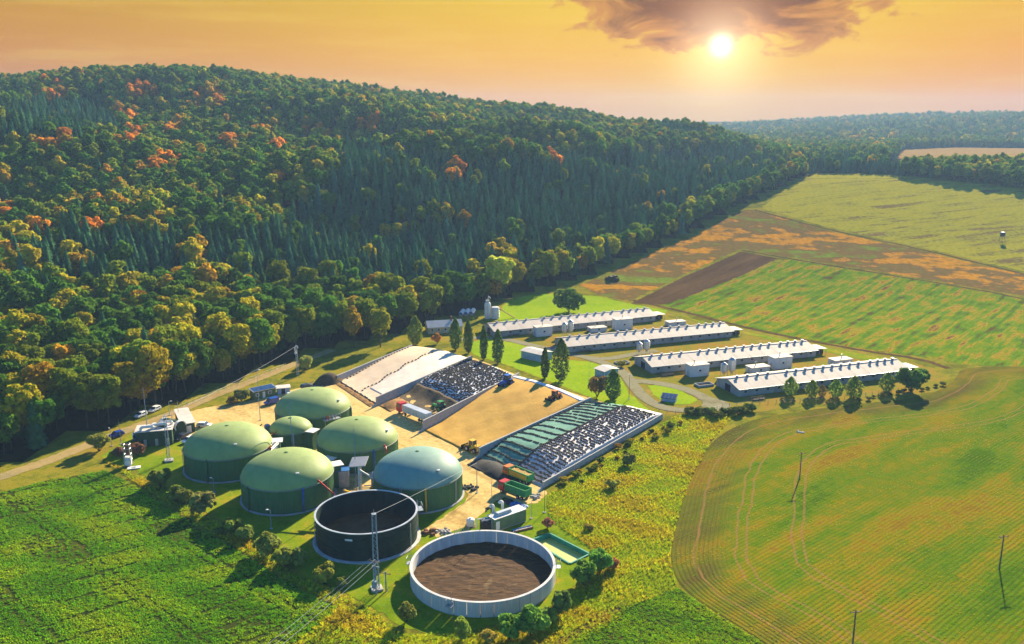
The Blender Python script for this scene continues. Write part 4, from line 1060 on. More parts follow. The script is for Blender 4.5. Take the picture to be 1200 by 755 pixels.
# ---- the wood: where each tree stands, of what kind and colour
PAL = {'green': (0.045, 0.095, 0.008), 'olive': (0.10, 0.125, 0.007), 'yellow': (0.21, 0.175, 0.006), 'gold': (0.25, 0.15, 0.007), 'orange': (0.34, 0.13, 0.008), 'spruce': (0.022, 0.062, 0.022), 'blue': (0.024, 0.066, 0.032), 'pale': (0.15, 0.18, 0.06)}
SPRUCE_Z = [[(300, 332), (420, 340), (520, 350), (600, 330), (640, 300), (760, 265), (800, 250), (930, 190), (880, 165), (700, 175), (560, 185), (470, 170), (400, 165), (380, 210), (330, 260), (250, 270), (120, 262), (0, 262), (0, 320), (100, 330), (200, 318)],
            [(0, 118), (120, 110), (140, 150), (60, 162), (0, 165)], [(500, 105), (700, 140), (880, 165), (940, 180), (880, 158), (700, 128), (500, 100)], [(960, 203), (1060, 205), (1060, 165), (900, 155)]]
ORANGE = [(205, 150, 14), (195, 190, 22), (265, 160, 12), (240, 116, 26), (150, 132, 14), (165, 105, 18), (325, 172, 12), (60, 165, 26), (150, 160, 16), (60, 105, 20), (380, 150, 14), (310, 150, 12), (5, 242, 20), (40, 262, 14), (122, 238, 10), (110, 265, 12),
          (535, 195, 16), (650, 182, 9), (430, 145, 18), (120, 205, 10), (330, 205, 8), (360, 150, 10)]
YELLOW = [(190, 375, 36), (250, 350, 40), (300, 385, 34), (230, 420, 40), (160, 350, 22), (60, 430, 30), (170, 440, 34), (120, 445, 26), (520, 245, 14), (410, 375, 16), (445, 372, 14), (440, 345, 16), (580, 310, 30), (180, 245, 30), (90, 300, 14), (15, 400, 30), (15, 285, 26), (225, 290, 18), (640, 305, 12), (735, 290, 12), (660, 300, 12), (700, 290, 10), (760, 240, 10), (290, 240, 20), (350, 215, 20), (30, 470, 20), (500, 245, 10)]
def jgrid(x0, x1, y0, y1, s, j=0.42):
    X, Y = np.meshgrid(np.arange(x0, x1, s), np.arange(y0, y1, s)); X = X.ravel() + rng.uniform(-j, j, X.size) * s; Y = Y.ravel() + rng.uniform(-j, j, Y.size) * s; return X, Y
def vproj(X, Y, Z):
    w_ = Y * math.cos(PITCH) - (Z - CAM_Z) * math.sin(PITCH); u = Y * math.sin(PITCH) + (Z - CAM_Z) * math.cos(PITCH)
    return CX + FPX * X / w_, CY - FPX * u / w_
parts_ = [jgrid(-520, 900, 150, 700, 5.7), jgrid(-800, 900, 700, 1100, 6.0), jgrid(-1000, 1100, 1100, 1560, 7.5), jgrid(-100, 1500, 1560, 2500, 12.5), jgrid(-300, 1900, 2500, 3250, 17.0), jgrid(300, 1200, 700, 1560, 6.8)]
X = np.concatenate([p[0] for p in parts_]); Y = np.concatenate([p[1] for p in parts_])
de, se, _ = poly_dist(X, Y, EDGE); Z = terrain(X, Y)
dr, sr, _ = poly_dist(X, Y, RIDGE)
HILLF = world_poly([(962, 203), (1010, 203), (1100, 211), (1200, 222), (1420, 250), (1500, 330)]); 
PALEF = world_poly([(1046, 189), (1056, 176), (1120, 173), (1200, 174), (1420, 178), (1420, 208), (1200, 193), (1100, 191)])
dl, sl, _ = poly_dist(X, Y, HILLF)
px, py = vproj(X, Y, Z + 10)
in_hill = (se > 0) & (de > 2.0) & ~((sr > 0) & (dr > 45))
in_far = (se < 0) & (((sl > 0) & (X > HILLF[0][0]) & (dl > 2)) | ((Y > 800) & (X <= HILLF[0][0]))) & (X > 100)
in_far |= (Y > 1560)
in_far &= ~in_poly(X, Y, PALEF)
# the far wood behind the field only a belt deep where the pale stubble shows over it
gapz = in_far & (px > 1040) & (Y > 830) & (Y < 1000)
ok = (in_hill | (in_far & ~gapz)) & (px > -160) & (px < 1360) & (Y > 120)
X, Y, Z, px, py, de, inh = X[ok], Y[ok], Z[ok], px[ok], py[ok], de[ok], in_hill[ok]
n = len(X)
isS = np.zeros(n, bool)
for q in SPRUCE_Z: isS |= in_poly(px, py, q)
isS &= ~((de < 14) & inh & (px < 940))
u_ = rng.random(n)
isS = np.where(isS, u_ < 0.93, u_ < 0.07)
isS = np.where(Y > 1000, np.where(inh, u_ < 0.35, u_ < 0.6), isS)
tint = np.zeros((n, 3)); u2 = rng.random(n)
clump = np.sin(X * 0.021 + 1.3 * np.sin(Y * 0.017)) * np.sin(Y * 0.024 + 0.7) * 0.5 + 0.5
base_i = np.where(u2 < 0.40 + 0.3 * clump, 0, np.where(u2 < 0.88, 1, np.where(u2 < 0.97, 2, 3)))
names = ['green', 'olive', 'yellow', 'gold', 'orange', 'spruce', 'blue']
kind_i = base_i.copy()
for (ox, oy, orad) in YELLOW:
    m_ = ((px - ox) ** 2 + ((py - oy) * 1.3) ** 2 < orad ** 2) & (rng.random(n) < 0.55); kind_i[m_] = np.where(rng.random(m_.sum()) < 0.6, 2, np.where(rng.random(m_.sum()) < 0.5, 3, 1)); isS &= ~m_
for (ox, oy, orad) in ORANGE:
    m_ = ((px - ox) ** 2 + ((py - oy) * 1.8) ** 2 < orad ** 2) & (rng.random(n) < 0.75); kind_i[m_] = np.where(rng.random(m_.sum()) < 0.65, 4, 3); isS &= ~m_
kind_i = np.where(isS, np.where(rng.random(n) < 0.7, 5, 6), kind_i)
tint = np.array([PAL[k] for k in names])[kind_i] * rng.uniform(0.8, 1.25, (n, 1))
sc_ = rng.uniform(0.78, 1.18, n) * np.where(isS, np.where(Y > 750, 0.68, 0.86), np.where(Y > 420, 0.80, 0.90))
rot = rng.uniform(0, 6.28, n)
dist = np.sqrt(X ** 2 + Y ** 2 + (Z - CAM_Z) ** 2)
# the rows nearest the viewer stand as single trees
inview = (px > -15) & (px < 1215) & (py < 760) & inh
ordB = [i for i in np.argsort(dist / sc_) if not isS[i] and inview[i] and de[i] < 60][:300]
ordS = [i for i in np.argsort(dist / sc_) if isS[i] and inview[i] and (py[i] > 230)][:300]
CN = {0: 'deep green', 1: 'olive green', 2: 'yellow', 3: 'golden brown', 4: 'orange', 5: 'dark green', 6: 'blue green'}
PLACES = [(55, 'at far left of the track'), (120, 'above the round olive bush'), (185, 'behind the blue container'), (235, 'behind the machine sheds'), (290, 'above the yard entrance'), (340, 'behind the site cabin'), (390, 'behind the dish mast'),
          (440, 'above the cream clamp'), (500, 'left of the farmhouse'), (560, 'behind the farmhouse'), (620, 'behind the silo tower'), (680, 'beside the bright pasture'), (760, 'beside the manure heap'), (840, 'beside the stubble field'), (1300, 'beside the hill field')]
def tree_label(i):
    pl = next(t_ for q, t_ in PLACES if px[i] < q)
    size = 'tall' if sc_[i] > (1.0 if not isS[i] else .98) else ('small' if sc_[i] < (0.82 if not isS[i] else .8) else 'medium')
    if isS[i]: return '%s %s spruce %s, %s' % (size, CN[kind_i[i]], pl, 'low on the slope' if de[i] < 70 else ('midway up the belt' if de[i] < 150 else 'high in the belt')), CN[kind_i[i]] + ' spruces of the conifer belt'
    return '%s %s broadleaf tree, %s wood row %s' % (size, CN[kind_i[i]], ORD[min(9, int(de[i] / 6.2))], pl), CN[kind_i[i]] + ' broadleaf trees at the wood edge'
def plant(name, label, cat, group, meshes, loc, s, rz, tint_, sz=None):
    o = empty(name, loc, rz, label, cat, group); o.scale = (s, s, sz or s)
    for nm, m_ in zip(('crown', 'trunk'), meshes):
        c = link(nm, m_, o)
        if nm == 'crown': c['tint'] = [float(q) for q in tint_]
    return o
used = np.zeros(n, bool)
for i in ordB:
    used[i] = True; k = int(rng.integers(0, 6)); s = sc_[i] * 1.0
    plant('broadleaf_tree', tree_label(i)[0], 'tree', tree_label(i)[1], NEAR_B[k], (X[i], Y[i], Z[i] - 0.2), s, rot[i], tint[i])
for i in ordS:
    used[i] = True; k = int(rng.integers(0, 4))
    plant('spruce_tree', tree_label(i)[0], 'tree', tree_label(i)[1], NEAR_S[k], (X[i], Y[i], Z[i] - 0.2), sc_[i], rot[i], tint[i])
cB = proto_collection('far_broadleaf', FAR_B); cS = proto_collection('far_spruce', FAR_S)
for sel, coll, nk, nm, lb in ((~used & ~isS, cB, 5, 'forest_broadleaf', 'broadleaf canopy of the wooded hill in autumn greens, golds and reds'), (~used & isS, cS, 4, 'forest_conifer', 'dark conifer canopy covering the middle of the wooded hill')):
    ii = np.nonzero(sel)[0]
    s3 = np.stack([sc_[ii]] * 3, 1) * np.where(Y[ii] > 2500, 1.7, np.where(Y[ii] > 1560, 1.35, 1.0))[:, None]
    scatter(nm, np.stack([X[ii], Y[ii], Z[ii] - 0.3], 1), rot[ii], s3, rng.integers(0, nk, len(ii)), tint[ii], coll, lb, 'forest')
print('forest trees', n, len(ordB), len(ordS))
# ------------------------------------------------------------------ single trees and shrubs
def columnar(seed, H, Wd, n, size):
    r = np.random.default_rng(seed); t = r.random(n) ** 0.85; a = r.uniform(0, 6.283, n)
    prof = np.sin(np.pi * np.clip(t * 0.93 + 0.06, 0, 1)) ** 0.7 * (1.0 - 0.35 * t)
    lump = 1 + 0.16 * np.sin(a * 3 + t * 9 + seed) + 0.12 * np.sin(a * 5 - t * 23)
    rad = Wd / 2 * prof * lump * r.uniform(0.75, 1.05, n)
    C = np.stack([rad * np.cos(a), rad * np.sin(a), H * (0.04 + 0.96 * t)], 1); N = np.stack([np.cos(a), np.sin(a), np.full(n, 0.5)], 1)
    V, F_ = leaf_quads(C, N, size, r, 1.2)
    return mesh_np('crown', V, F_, [M['leaf']]), trunk_mb(r, H, H * 0.08, 0.22).mesh('trunk', M['bark'])
def shrub_mesh(seed, H, Wd, n, size, K=9):
    r = np.random.default_rng(seed); (V, F_), lob = lobes_crown(r, H, Wd, 0.05 * H, K, n, size, inner=0.2)
    mb = MB()
    for c, s_ in lob[:6]: mb.tube((0, 0, -0.1), tuple(c), 0.09, 0.03, 4)
    return mesh_np('crown', V, F_, [M['leaf']]), mb.mesh('stem', M['bark'])
def shrub(name, label, cat, group, meshes, loc, s, tint_, sz=None):
    o = empty(name, loc, rnd.uniform(0, 6), label, cat, group); o.scale = (s, s, sz or s)
    c = link('crown', meshes[0], o); c['tint'] = list(tint_)
    link('stem' if 'stem' in meshes[1].name else 'trunk', meshes[1], o)
    return o
for k, (x, y, H_, W_, lb) in enumerate([(534, 410, 12.8, 5.6, 'broad dark poplar, leftmost of the four behind the tyre clamp'), (549, 414, 13.4, 4.2, 'dark columnar poplar, second from left behind the tyre clamp'),
        (567, 421.5, 13.4, 3.4, 'slimmest dark columnar poplar, third behind the tyre clamp'), (583.5, 426, 13.2, 4.9, 'dark columnar poplar, rightmost of the four behind the tyre clamp'),
        (638.6, 443.5, 11.2, 3.5, 'slim columnar poplar in front of the blue grey shed'), (657, 447, 15.6, 7.0, 'tallest dark poplar with a forked side top beside the shed')]):
    shrub('poplar_tree', lb, 'tree', 'poplars between the clamps and the barns', columnar(500 + k, H_, W_, 1500, 0.26), at(x, y), 1.0, (0.055, 0.085, 0.014))
_c = columnar(520, 9.0, 3.2, 800, 0.25)
SH = [shrub_mesh(600 + k, 4.2, 5.2, 800, 0.24, 9 + k) for k in range(5)]
BIG = [shrub_mesh(620 + k, 11, 15 - k * 2, 2600, 0.42, 22) for k in range(3)]
shrub('broadleaf_tree', 'broad round green tree alone on the bright pasture', 'tree', None, BIG[0], at(667, 366), 1.05, (0.06, 0.115, 0.02), 1.0)
shrub('broadleaf_tree', 'bushy dark green tree beside the small white shed', 'tree', None, columnar(530, 10.5, 6.2, 1300, 0.28), at(718, 469), 1.0, (0.06, 0.11, 0.016))
shrub('broadleaf_tree', 'brownish half bare tree left of the small white shed', 'tree', None, SH[1], at(700, 465), 1.4, (0.15, 0.10, 0.03), 1.9)
shrub('broadleaf_tree', 'yellow green pointed tree left of the poplars', 'tree', None, columnar(531, 12.0, 7.0, 1500, 0.3), at(487, 404), 1.0, (0.12, 0.16, 0.02))
shrub('shrub', 'orange brown bush at the corner of the farmhouse', 'shrub', None, SH[2], at(512, 403), 0.85, (0.32, 0.13, 0.02), 1.1)
for x, y, sx, sz, tn, lb in [(415, 408, .72, 1.05, (0.22, 0.15, 0.008), 'tall golden birch above the cream sheet, left of two'), (446, 407, .8, .98, (0.15, 0.15, 0.008), 'tall yellow green birch above the cream sheet, right of two')]:
    plant('birch_tree', lb, 'tree', None, NEAR_B[int(x) % 3], at(x, y), sx, 1.0, tn, sz)
for x, y, s, tn, lb in [(585, 352, 2.15, (0.23, 0.23, 0.02), 'huge yellow green tree bulging from the wood edge'), (548, 352, 1.3, (0.13, 0.15, 0.05), 'pale grey green willow left of the huge yellow tree'), (505, 366, 1.2, (0.14, 0.17, 0.06), 'pale grey green willow above the farmhouse roof'),
                     (462, 378, 1.15, (0.28, 0.23, 0.02), 'bright yellow tree on the wood edge above the birches')]:
    k = NEAR_B[int(x) % 6]; plant('broadleaf_tree', lb, 'tree', None, k, at(x, y), s * 0.78, 1.0, tn, s * 0.62)
YT = [columnar(540 + k, 6.2, 5.2, 900, 0.2) for k in range(3)]
for k, (x, y, hpx, lb, tn) in enumerate([(926, 464, 21, 'young green tree, leftmost in the row before the front barn', (0.12, 0.15, 0.02)), (951, 466, 19, 'young green tree, second in the row before the front barn', (0.12, 0.15, 0.02)), (963, 465, 13, 'small brown sapling in the row before the front barn', (0.15, 0.11, 0.03)),
        (979, 466, 20, 'young green tree just right of the brown sapling', (0.11, 0.15, 0.02)), (1000, 467, 24, 'spreading young green tree, fifth in the row', (0.12, 0.16, 0.02)), (1039, 459, 21, 'round young green tree, second from the barn end', (0.10, 0.15, 0.02)), (1068, 459, 29, 'large dark round tree at the right end of the barn row', (0.06, 0.11, 0.02))]):
    p = at(x, y); s = hpx / 3.35 / (11.5)
    hm_ = hpx / 3.3
    shrub('young_tree', lb, 'tree', 'trees in the row before the front barn', YT[k % 3] if k < 6 else SH[3], p, hm_ / (6.0 if k < 6 else 4.0), tn)
for x, y, wpx, hs, tn, lb in [
        (116, 529, 22, 1.0, (0.10, 0.10, 0.016), 'round olive bush beside the forest track'), (139, 534, 13, .8, (0.10, 0.05, 0.03), 'small reddish bush left of the wire frame tower'), (161, 534, 17, .9, (0.11, 0.06, 0.03), 'reddish brown bush right of the wire frame tower'),
        (188, 571, 21, 1.1, (0.10, 0.12, 0.02), 'bushy shrub, topmost in the hedge row beside the beet field'), (207, 588, 20, 1.0, (0.08, 0.11, 0.018), 'shrub in the upper hedge row, second from the top'), (216, 591, 18, 1.1, (0.09, 0.11, 0.02), 'shrub in the upper hedge row, third from the top'), (235, 602, 27, 1.0, (0.10, 0.10, 0.025), 'wide brownish shrub at the lower end of the upper hedge row'),
        (273, 626, 21, 1.0, (0.08, 0.11, 0.016), 'dark round shrub, topmost in the lower hedge row'), (258, 627, 11, .9, (0.06, 0.08, 0.016), 'tiny dark shrub just left of the lower hedge row'), (290, 634, 19, 1.0, (0.09, 0.11, 0.02), 'shrub in the lower hedge row, second from the top'), (314, 650, 30, 0.95, (0.10, 0.12, 0.02), 'wide spreading shrub in the middle of the lower hedge row'),
        (335, 664, 24, 1.0, (0.11, 0.13, 0.02), 'leafy shrub near the bottom of the lower hedge row'), (349, 662, 20, 1.1, (0.09, 0.10, 0.02), 'dark shrub closest to the dark open tank'), (381, 684, 24, 1.0, (0.14, 0.15, 0.02), 'yellow green shrub below the dark open tank'), (400, 688, 14, .9, (0.09, 0.11, 0.02), 'small shrub left of the transformer pole'),
        (477, 729, 17, 1.5, (0.11, 0.12, 0.02), 'lone pine sapling below the transformer pole'), (540, 750, 19, 1.5, (0.11, 0.15, 0.02), 'bright green shrub at the bottom edge below the slurry tank'), (572, 752, 18, .8, (0.16, 0.12, 0.02), 'low brownish shrub at the bottom edge below the slurry tank'), (598, 750, 28, 1.2, (0.07, 0.13, 0.018), 'dense green shrub at the bottom below the slurry tank, left of two'), (622, 745, 32, 1.2, (0.07, 0.125, 0.018), 'dense green shrub at the bottom below the slurry tank, right of two'),
        (655, 720, 22, 1.4, (0.06, 0.09, 0.018), 'dark pointed shrub right of the slurry tank'), (640, 730, 20, 1.0, (0.08, 0.11, 0.018), 'low shrub between the dark pointed shrub and the green pair'), (683, 685, 28, 1.1, (0.06, 0.12, 0.016), 'dark green shrub below the lined basin, nearer of two'), (703, 671, 28, 1.1, (0.06, 0.115, 0.016), 'dark green shrub below the lined basin, farther of two'), (718, 667, 14, 1.0, (0.16, 0.06, 0.03), 'small reddish bush right of the shrubs by the basin'), (642, 619, 13, 1.0, (0.16, 0.07, 0.035), 'small reddish bush above the lined basin'),
        (690, 622, 12, .7, (0.17, 0.14, 0.02), 'low tawny bush on the meadow above the basin'), (735, 545, 16, .9, (0.09, 0.10, 0.02), 'dark bush on the weedy bank below the low wall'), (718, 572, 15, .8, (0.13, 0.12, 0.02), 'olive bush halfway down the weedy bank'), (283, 470, 16, .9, (0.06, 0.07, 0.02), 'dark bush left of the green site cabin'), (272, 474, 12, .8, (0.12, 0.08, 0.02), 'brown bush at the end of the yard'), (358, 434, 16, 1.2, (0.16, 0.16, 0.03), 'yellow green bush beside the small lattice mast'),
        (728, 430, 10, 0.8, (0.14, 0.12, 0.02), 'small bush behind the white shed')]:
    p = at(x, y); d = (p - cam.location).length; s = wpx * d / FPX / 4.3
    shrub('shrub', lb, 'shrub', 'shrubs round the plant', SH[int(x) % 5], p, s, tuple(1.35 * q for q in tn), s * hs)
for k in range(15):
    x = 806 + k * 5.4; p = at(x, 485 + 3 * math.sin(k * 1.3) + k * 0.35 - (6 if k > 9 else 0)); s = rnd.uniform(0.55, 0.85)
    shrub('shrub', 'hedge shrub below the farm road, %s from the left' % ORD[k], 'shrub', 'hedge shrubs below the farm road', SH[k % 5], p, s, (0.075, 0.10, 0.02) if k % 3 else (0.13, 0.13, 0.02), s * 0.8)
a5, b5 = CL[5]; d5 = (b5 - a5).normalized(); n5 = Vector((d5.y, -d5.x, 0))
for k in range(26):
    f_ = (k + 0.5) / 26; p = a5.lerp(b5, 0.04 + 0.96 * f_) + n5 * rnd.uniform(1.6, 7.5); s = rnd.uniform(0.28, 0.55)
    shrub('shrub', '%s %s weed bush on the bank, %s along the low clamp wall' % ('tall' if s > .42 else 'low', ('olive', 'tawny', 'dark green')[k % 3], ORD[min(19, k * 20 // 26)]), 'shrub', 'weed bushes on the bank below the low wall', SH[k % 5], p, s, ((0.12, 0.13, 0.01), (0.22, 0.15, 0.012), (0.06, 0.08, 0.012))[k % 3], s * 0.75)
for k in range(12):
    p = at(1006 + k * 9 + rnd.uniform(-3, 3), 470 - k * 1.6 + rnd.uniform(-1, 1)); s = rnd.uniform(0.3, 0.5)
    shrub('shrub', 'low bush along the field edge, %s from the young trees' % ORD[k], 'shrub', 'low bushes along the field edge', SH[k % 5], p, s, (0.10, 0.10, 0.02), s * 0.7)

# ---- grasses and crops as one mass each
def tuft(seed, nb, H, sp, wd, droop):
    r = np.random.default_rng(seed); V = []; F_ = []
    for b in range(nb):
        a = r.uniform(0, 6.283); l = H * r.uniform(0.6, 1.15); o = r.uniform(0, sp * 0.35); c, s_ = math.cos(a), math.sin(a); tx, ty = -s_ * wd, c * wd; e = sp * r.uniform(0.6, 1.2)
        i = len(V); V += [(o * c - tx * .4, o * s_ - ty * .4, 0), (o * c + tx * .4, o * s_ + ty * .4, 0), (o * c + e * .5 * c + tx, o * s_ + e * .5 * s_ + ty, l * .75), (o * c + e * .5 * c - tx, o * s_ + e * .5 * s_ - ty, l * .75), (o * c + e * c, o * s_ + e * s_, l * (1 - droop))]
        F_ += [(i, i + 1, i + 2, i + 3), (i + 3, i + 2, i + 4)]
    return mesh_np('tuft', V, F_, [M['grassblade']])
cG = proto_collection('tall_grass', [tuft(700 + k, 18, 0.62, 0.42, 0.045, 0.15) for k in range(4)])
cBt = proto_collection('beet_plants', [tuft(720 + k, 10, 0.30, 0.34, 0.09, 0.40) for k in range(4)])
def fill(poly, s, cond=None):
    xs = [p[0] for p in poly]; ys = [p[1] for p in poly]
    X_, Y_ = jgrid(max(min(xs), -220), min(max(xs), 260), max(min(ys), 100), min(max(ys), 330), s); k = in_poly(X_, Y_, poly); X_, Y_ = X_[k], Y_[k]
    qx, qy = vproj(X_, Y_, np.zeros(len(X_))); k = (qx > -40) & (qx < 1240) & (qy < 900); return X_[k], Y_[k]
def do_tufts(nm, X_, Y_, pal, base, var, coll, lb, cat, zz=0.03):
    n_ = len(X_); nz = np.sin(X_ * 0.21 + np.sin(Y_ * 0.17) * 2) * np.sin(Y_ * 0.26 + X_ * 0.05); f = np.clip((nz * 0.5 + 0.5) + rng.normal(0, 0.12, n_), 0, 0.999)
    pal = np.array(pal); ti = pal[(f * len(pal)).astype(int)] * rng.uniform(0.85, 1.15, (n_, 1))
    s_ = base * rng.uniform(1 - var, 1 + var, n_) * (0.8 + 0.4 * f)
    scatter(nm, np.stack([X_, Y_, np.full(n_, zz)], 1), rng.uniform(0, 6.28, n_), np.stack([s_] * 3, 1), rng.integers(0, 4, n_), ti, coll, lb, cat)
hx, hy = [p[0] for p in HOLE], [p[1] for p in HOLE]
X_, Y_ = fill(MEADOW, 0.55); k = ~in_poly(X_, Y_, [(np.mean(hx) + (a - np.mean(hx)) * 1.15, np.mean(hy) + (b - np.mean(hy)) * 1.15) for a, b in zip(hx, hy)]); X_, Y_ = X_[k], Y_[k]
wx, wy = CL[5][0], CL[5][1]
do_tufts('meadow_grass', X_, Y_, [(0.15, 0.21, 0.006), (0.20, 0.25, 0.006), (0.26, 0.27, 0.007), (0.29, 0.25, 0.008), (0.25, 0.20, 0.01)], 0.72, 0.45, cG, 'tall tawny grass and weeds on the meadow beside the clamps', 'grass')
ROUGH = world_poly([(130, 546), (176, 578), (270, 639), (350, 689), (398, 712), (362, 742), (330, 770), (480, 800), (520, 770), (470, 742), (425, 708), (396, 694), (350, 676), (298, 640), (233, 600), (186, 570), (148, 552), (120, 540)])
X_, Y_ = fill(ROUGH, 0.62)
do_tufts('verge_grass', X_, Y_, [(0.15, 0.22, 0.006), (0.22, 0.28, 0.006), (0.32, 0.31, 0.008), (0.30, 0.23, 0.01)], 0.85, 0.45, cG, 'rough yellow green grass along the hedge rows', 'grass')
def rows(poly, yaw, dr_, dp, keep_p):
    c, s_ = math.cos(yaw), math.sin(yaw); A, B = np.meshgrid(np.arange(-320, 460, dp), np.arange(-320, 460, dr_)); A = A.ravel() + rng.uniform(-.35, .35, A.size) * dp; B = B.ravel() + rng.uniform(-.10, .10, B.size) * dr_
    X_ = A * c - B * s_; Y_ = A * s_ + B * c; k = in_poly(X_, Y_, poly) & (Y_ > 100); X_, Y_ = X_[k], Y_[k]
    qx, qy = vproj(X_, Y_, np.zeros(len(X_))); k = (qx > -40) & (qx < 1240) & (qy < 900) & (rng.random(len(X_)) < keep_p(X_, Y_)); return X_[k], Y_[k]
def pn(X_, Y_):
    k = np.clip(0.95 - 0.5 * (np.sin(X_ * 0.13 + 2 * np.sin(Y_ * 0.08)) * np.sin(Y_ * 0.19 + X_ * 0.06) > 0.55), 0, 1)
    q = (X_ + 108.7) * math.sin(R(42)) + (Y_ - 205.8) * math.cos(R(42))          # tramlines parallel to the hedge
    m_ = np.minimum(np.abs(q % 17.0 - 0.3), np.abs(q % 17.0 - 2.3))
    e = (Y_ * math.cos(R(41)) - X_ * math.sin(R(41)))
    bare = (np.sin(e * 0.9) > 0.86) & (np.sin((X_ * math.cos(R(41)) + Y_ * math.sin(R(41))) * 0.23 + e * 1.7) > 0.2)
    return k * np.where(m_ < 0.30, 0.25, 1.0) * np.where(bare, 0.25, 1.0)
X_, Y_ = rows(BEET, R(41), 0.55, 0.50, pn)
do_tufts('beet_crop', X_, Y_, [(0.08, 0.20, 0.005), (0.11, 0.24, 0.006), (0.15, 0.26, 0.007), (0.20, 0.27, 0.008)], 1.0, 0.35, cBt, 'dense green beet crop in the left field', 'crop')
X_, Y_ = rows(CROP2, R(20), 0.55, 0.5, lambda a, b: np.full(len(a), 0.9))
do_tufts('beet_crop', X_, Y_, [(0.12, 0.24, 0.006), (0.17, 0.28, 0.006), (0.22, 0.29, 0.008)], 0.9, 0.3, cBt, 'green beet crop in the corner below the meadow', 'crop')
fn_ = lambda X_, Y_: np.clip(0.45 + 0.5 * np.sin((X_ * 0.77 + Y_ * 0.64) * 0.02 + 1.5 * np.sin((Y_ * 0.77 - X_ * 0.64) * 0.06)) * np.sin((Y_ * 0.77 - X_ * 0.64) * 0.11 + 0.5), 0.12, 0.95) * np.clip((270 - Y_) / 60, 0, 1)
X_, Y_ = rows(FIELD, R(40), 0.95, 0.55, fn_)
do_tufts('seedling_rows', X_, Y_, [(0.11, 0.23, 0.006), (0.15, 0.26, 0.006), (0.26, 0.26, 0.008)], 0.36, 0.4, cBt, 'sparse green seedlings in the drilled field', 'crop', 0.06)
# ------------------------------------------------------------------ the farm
M['barn_wall'] = mat('grey_barn_wall', (0.34, 0.33, 0.31), (0.25, 0.245, 0.235), 0.4, 0.9, aniso=(1, 1, 0.4))
M['barn_roof'] = mat('pale_barn_roof', (0.54, 0.46, 0.38), (0.46, 0.39, 0.32), 0.25, 0.75, 0.03, 3.0)
M['vent'] = mat('roof_vent_metal', (0.26, 0.30, 0.36), (0.20, 0.23, 0.28), 0.8, 0.5)
M['hut_wall'] = mat('whitewashed_wall', (0.58, 0.58, 0.57), (0.48, 0.48, 0.47), 0.5, 0.85)
M['blue_shed'] = mat('blue_grey_sheet', (0.24, 0.36, 0.46), (0.19, 0.29, 0.38), 0.5, 0.6)
M['dark_opening'] = mat('dark_opening', (0.03, 0.03, 0.035), None, 0.5, 0.9)
vent_m = MB().box(-0.35, 0.35, -0.35, 0.35, -0.5, 0.6).box(-0.55, 0.55, -0.55, 0.55, 0.66, 0.9).box(-0.3, 0.3, -0.3, 0.3, 0.6, 0.66).mesh('roof_vent', M['vent'])
win_m = MB().box(-0.45, 0.45, -0.06, 0.02, 0, 0.7).mesh('window', M['glass'])
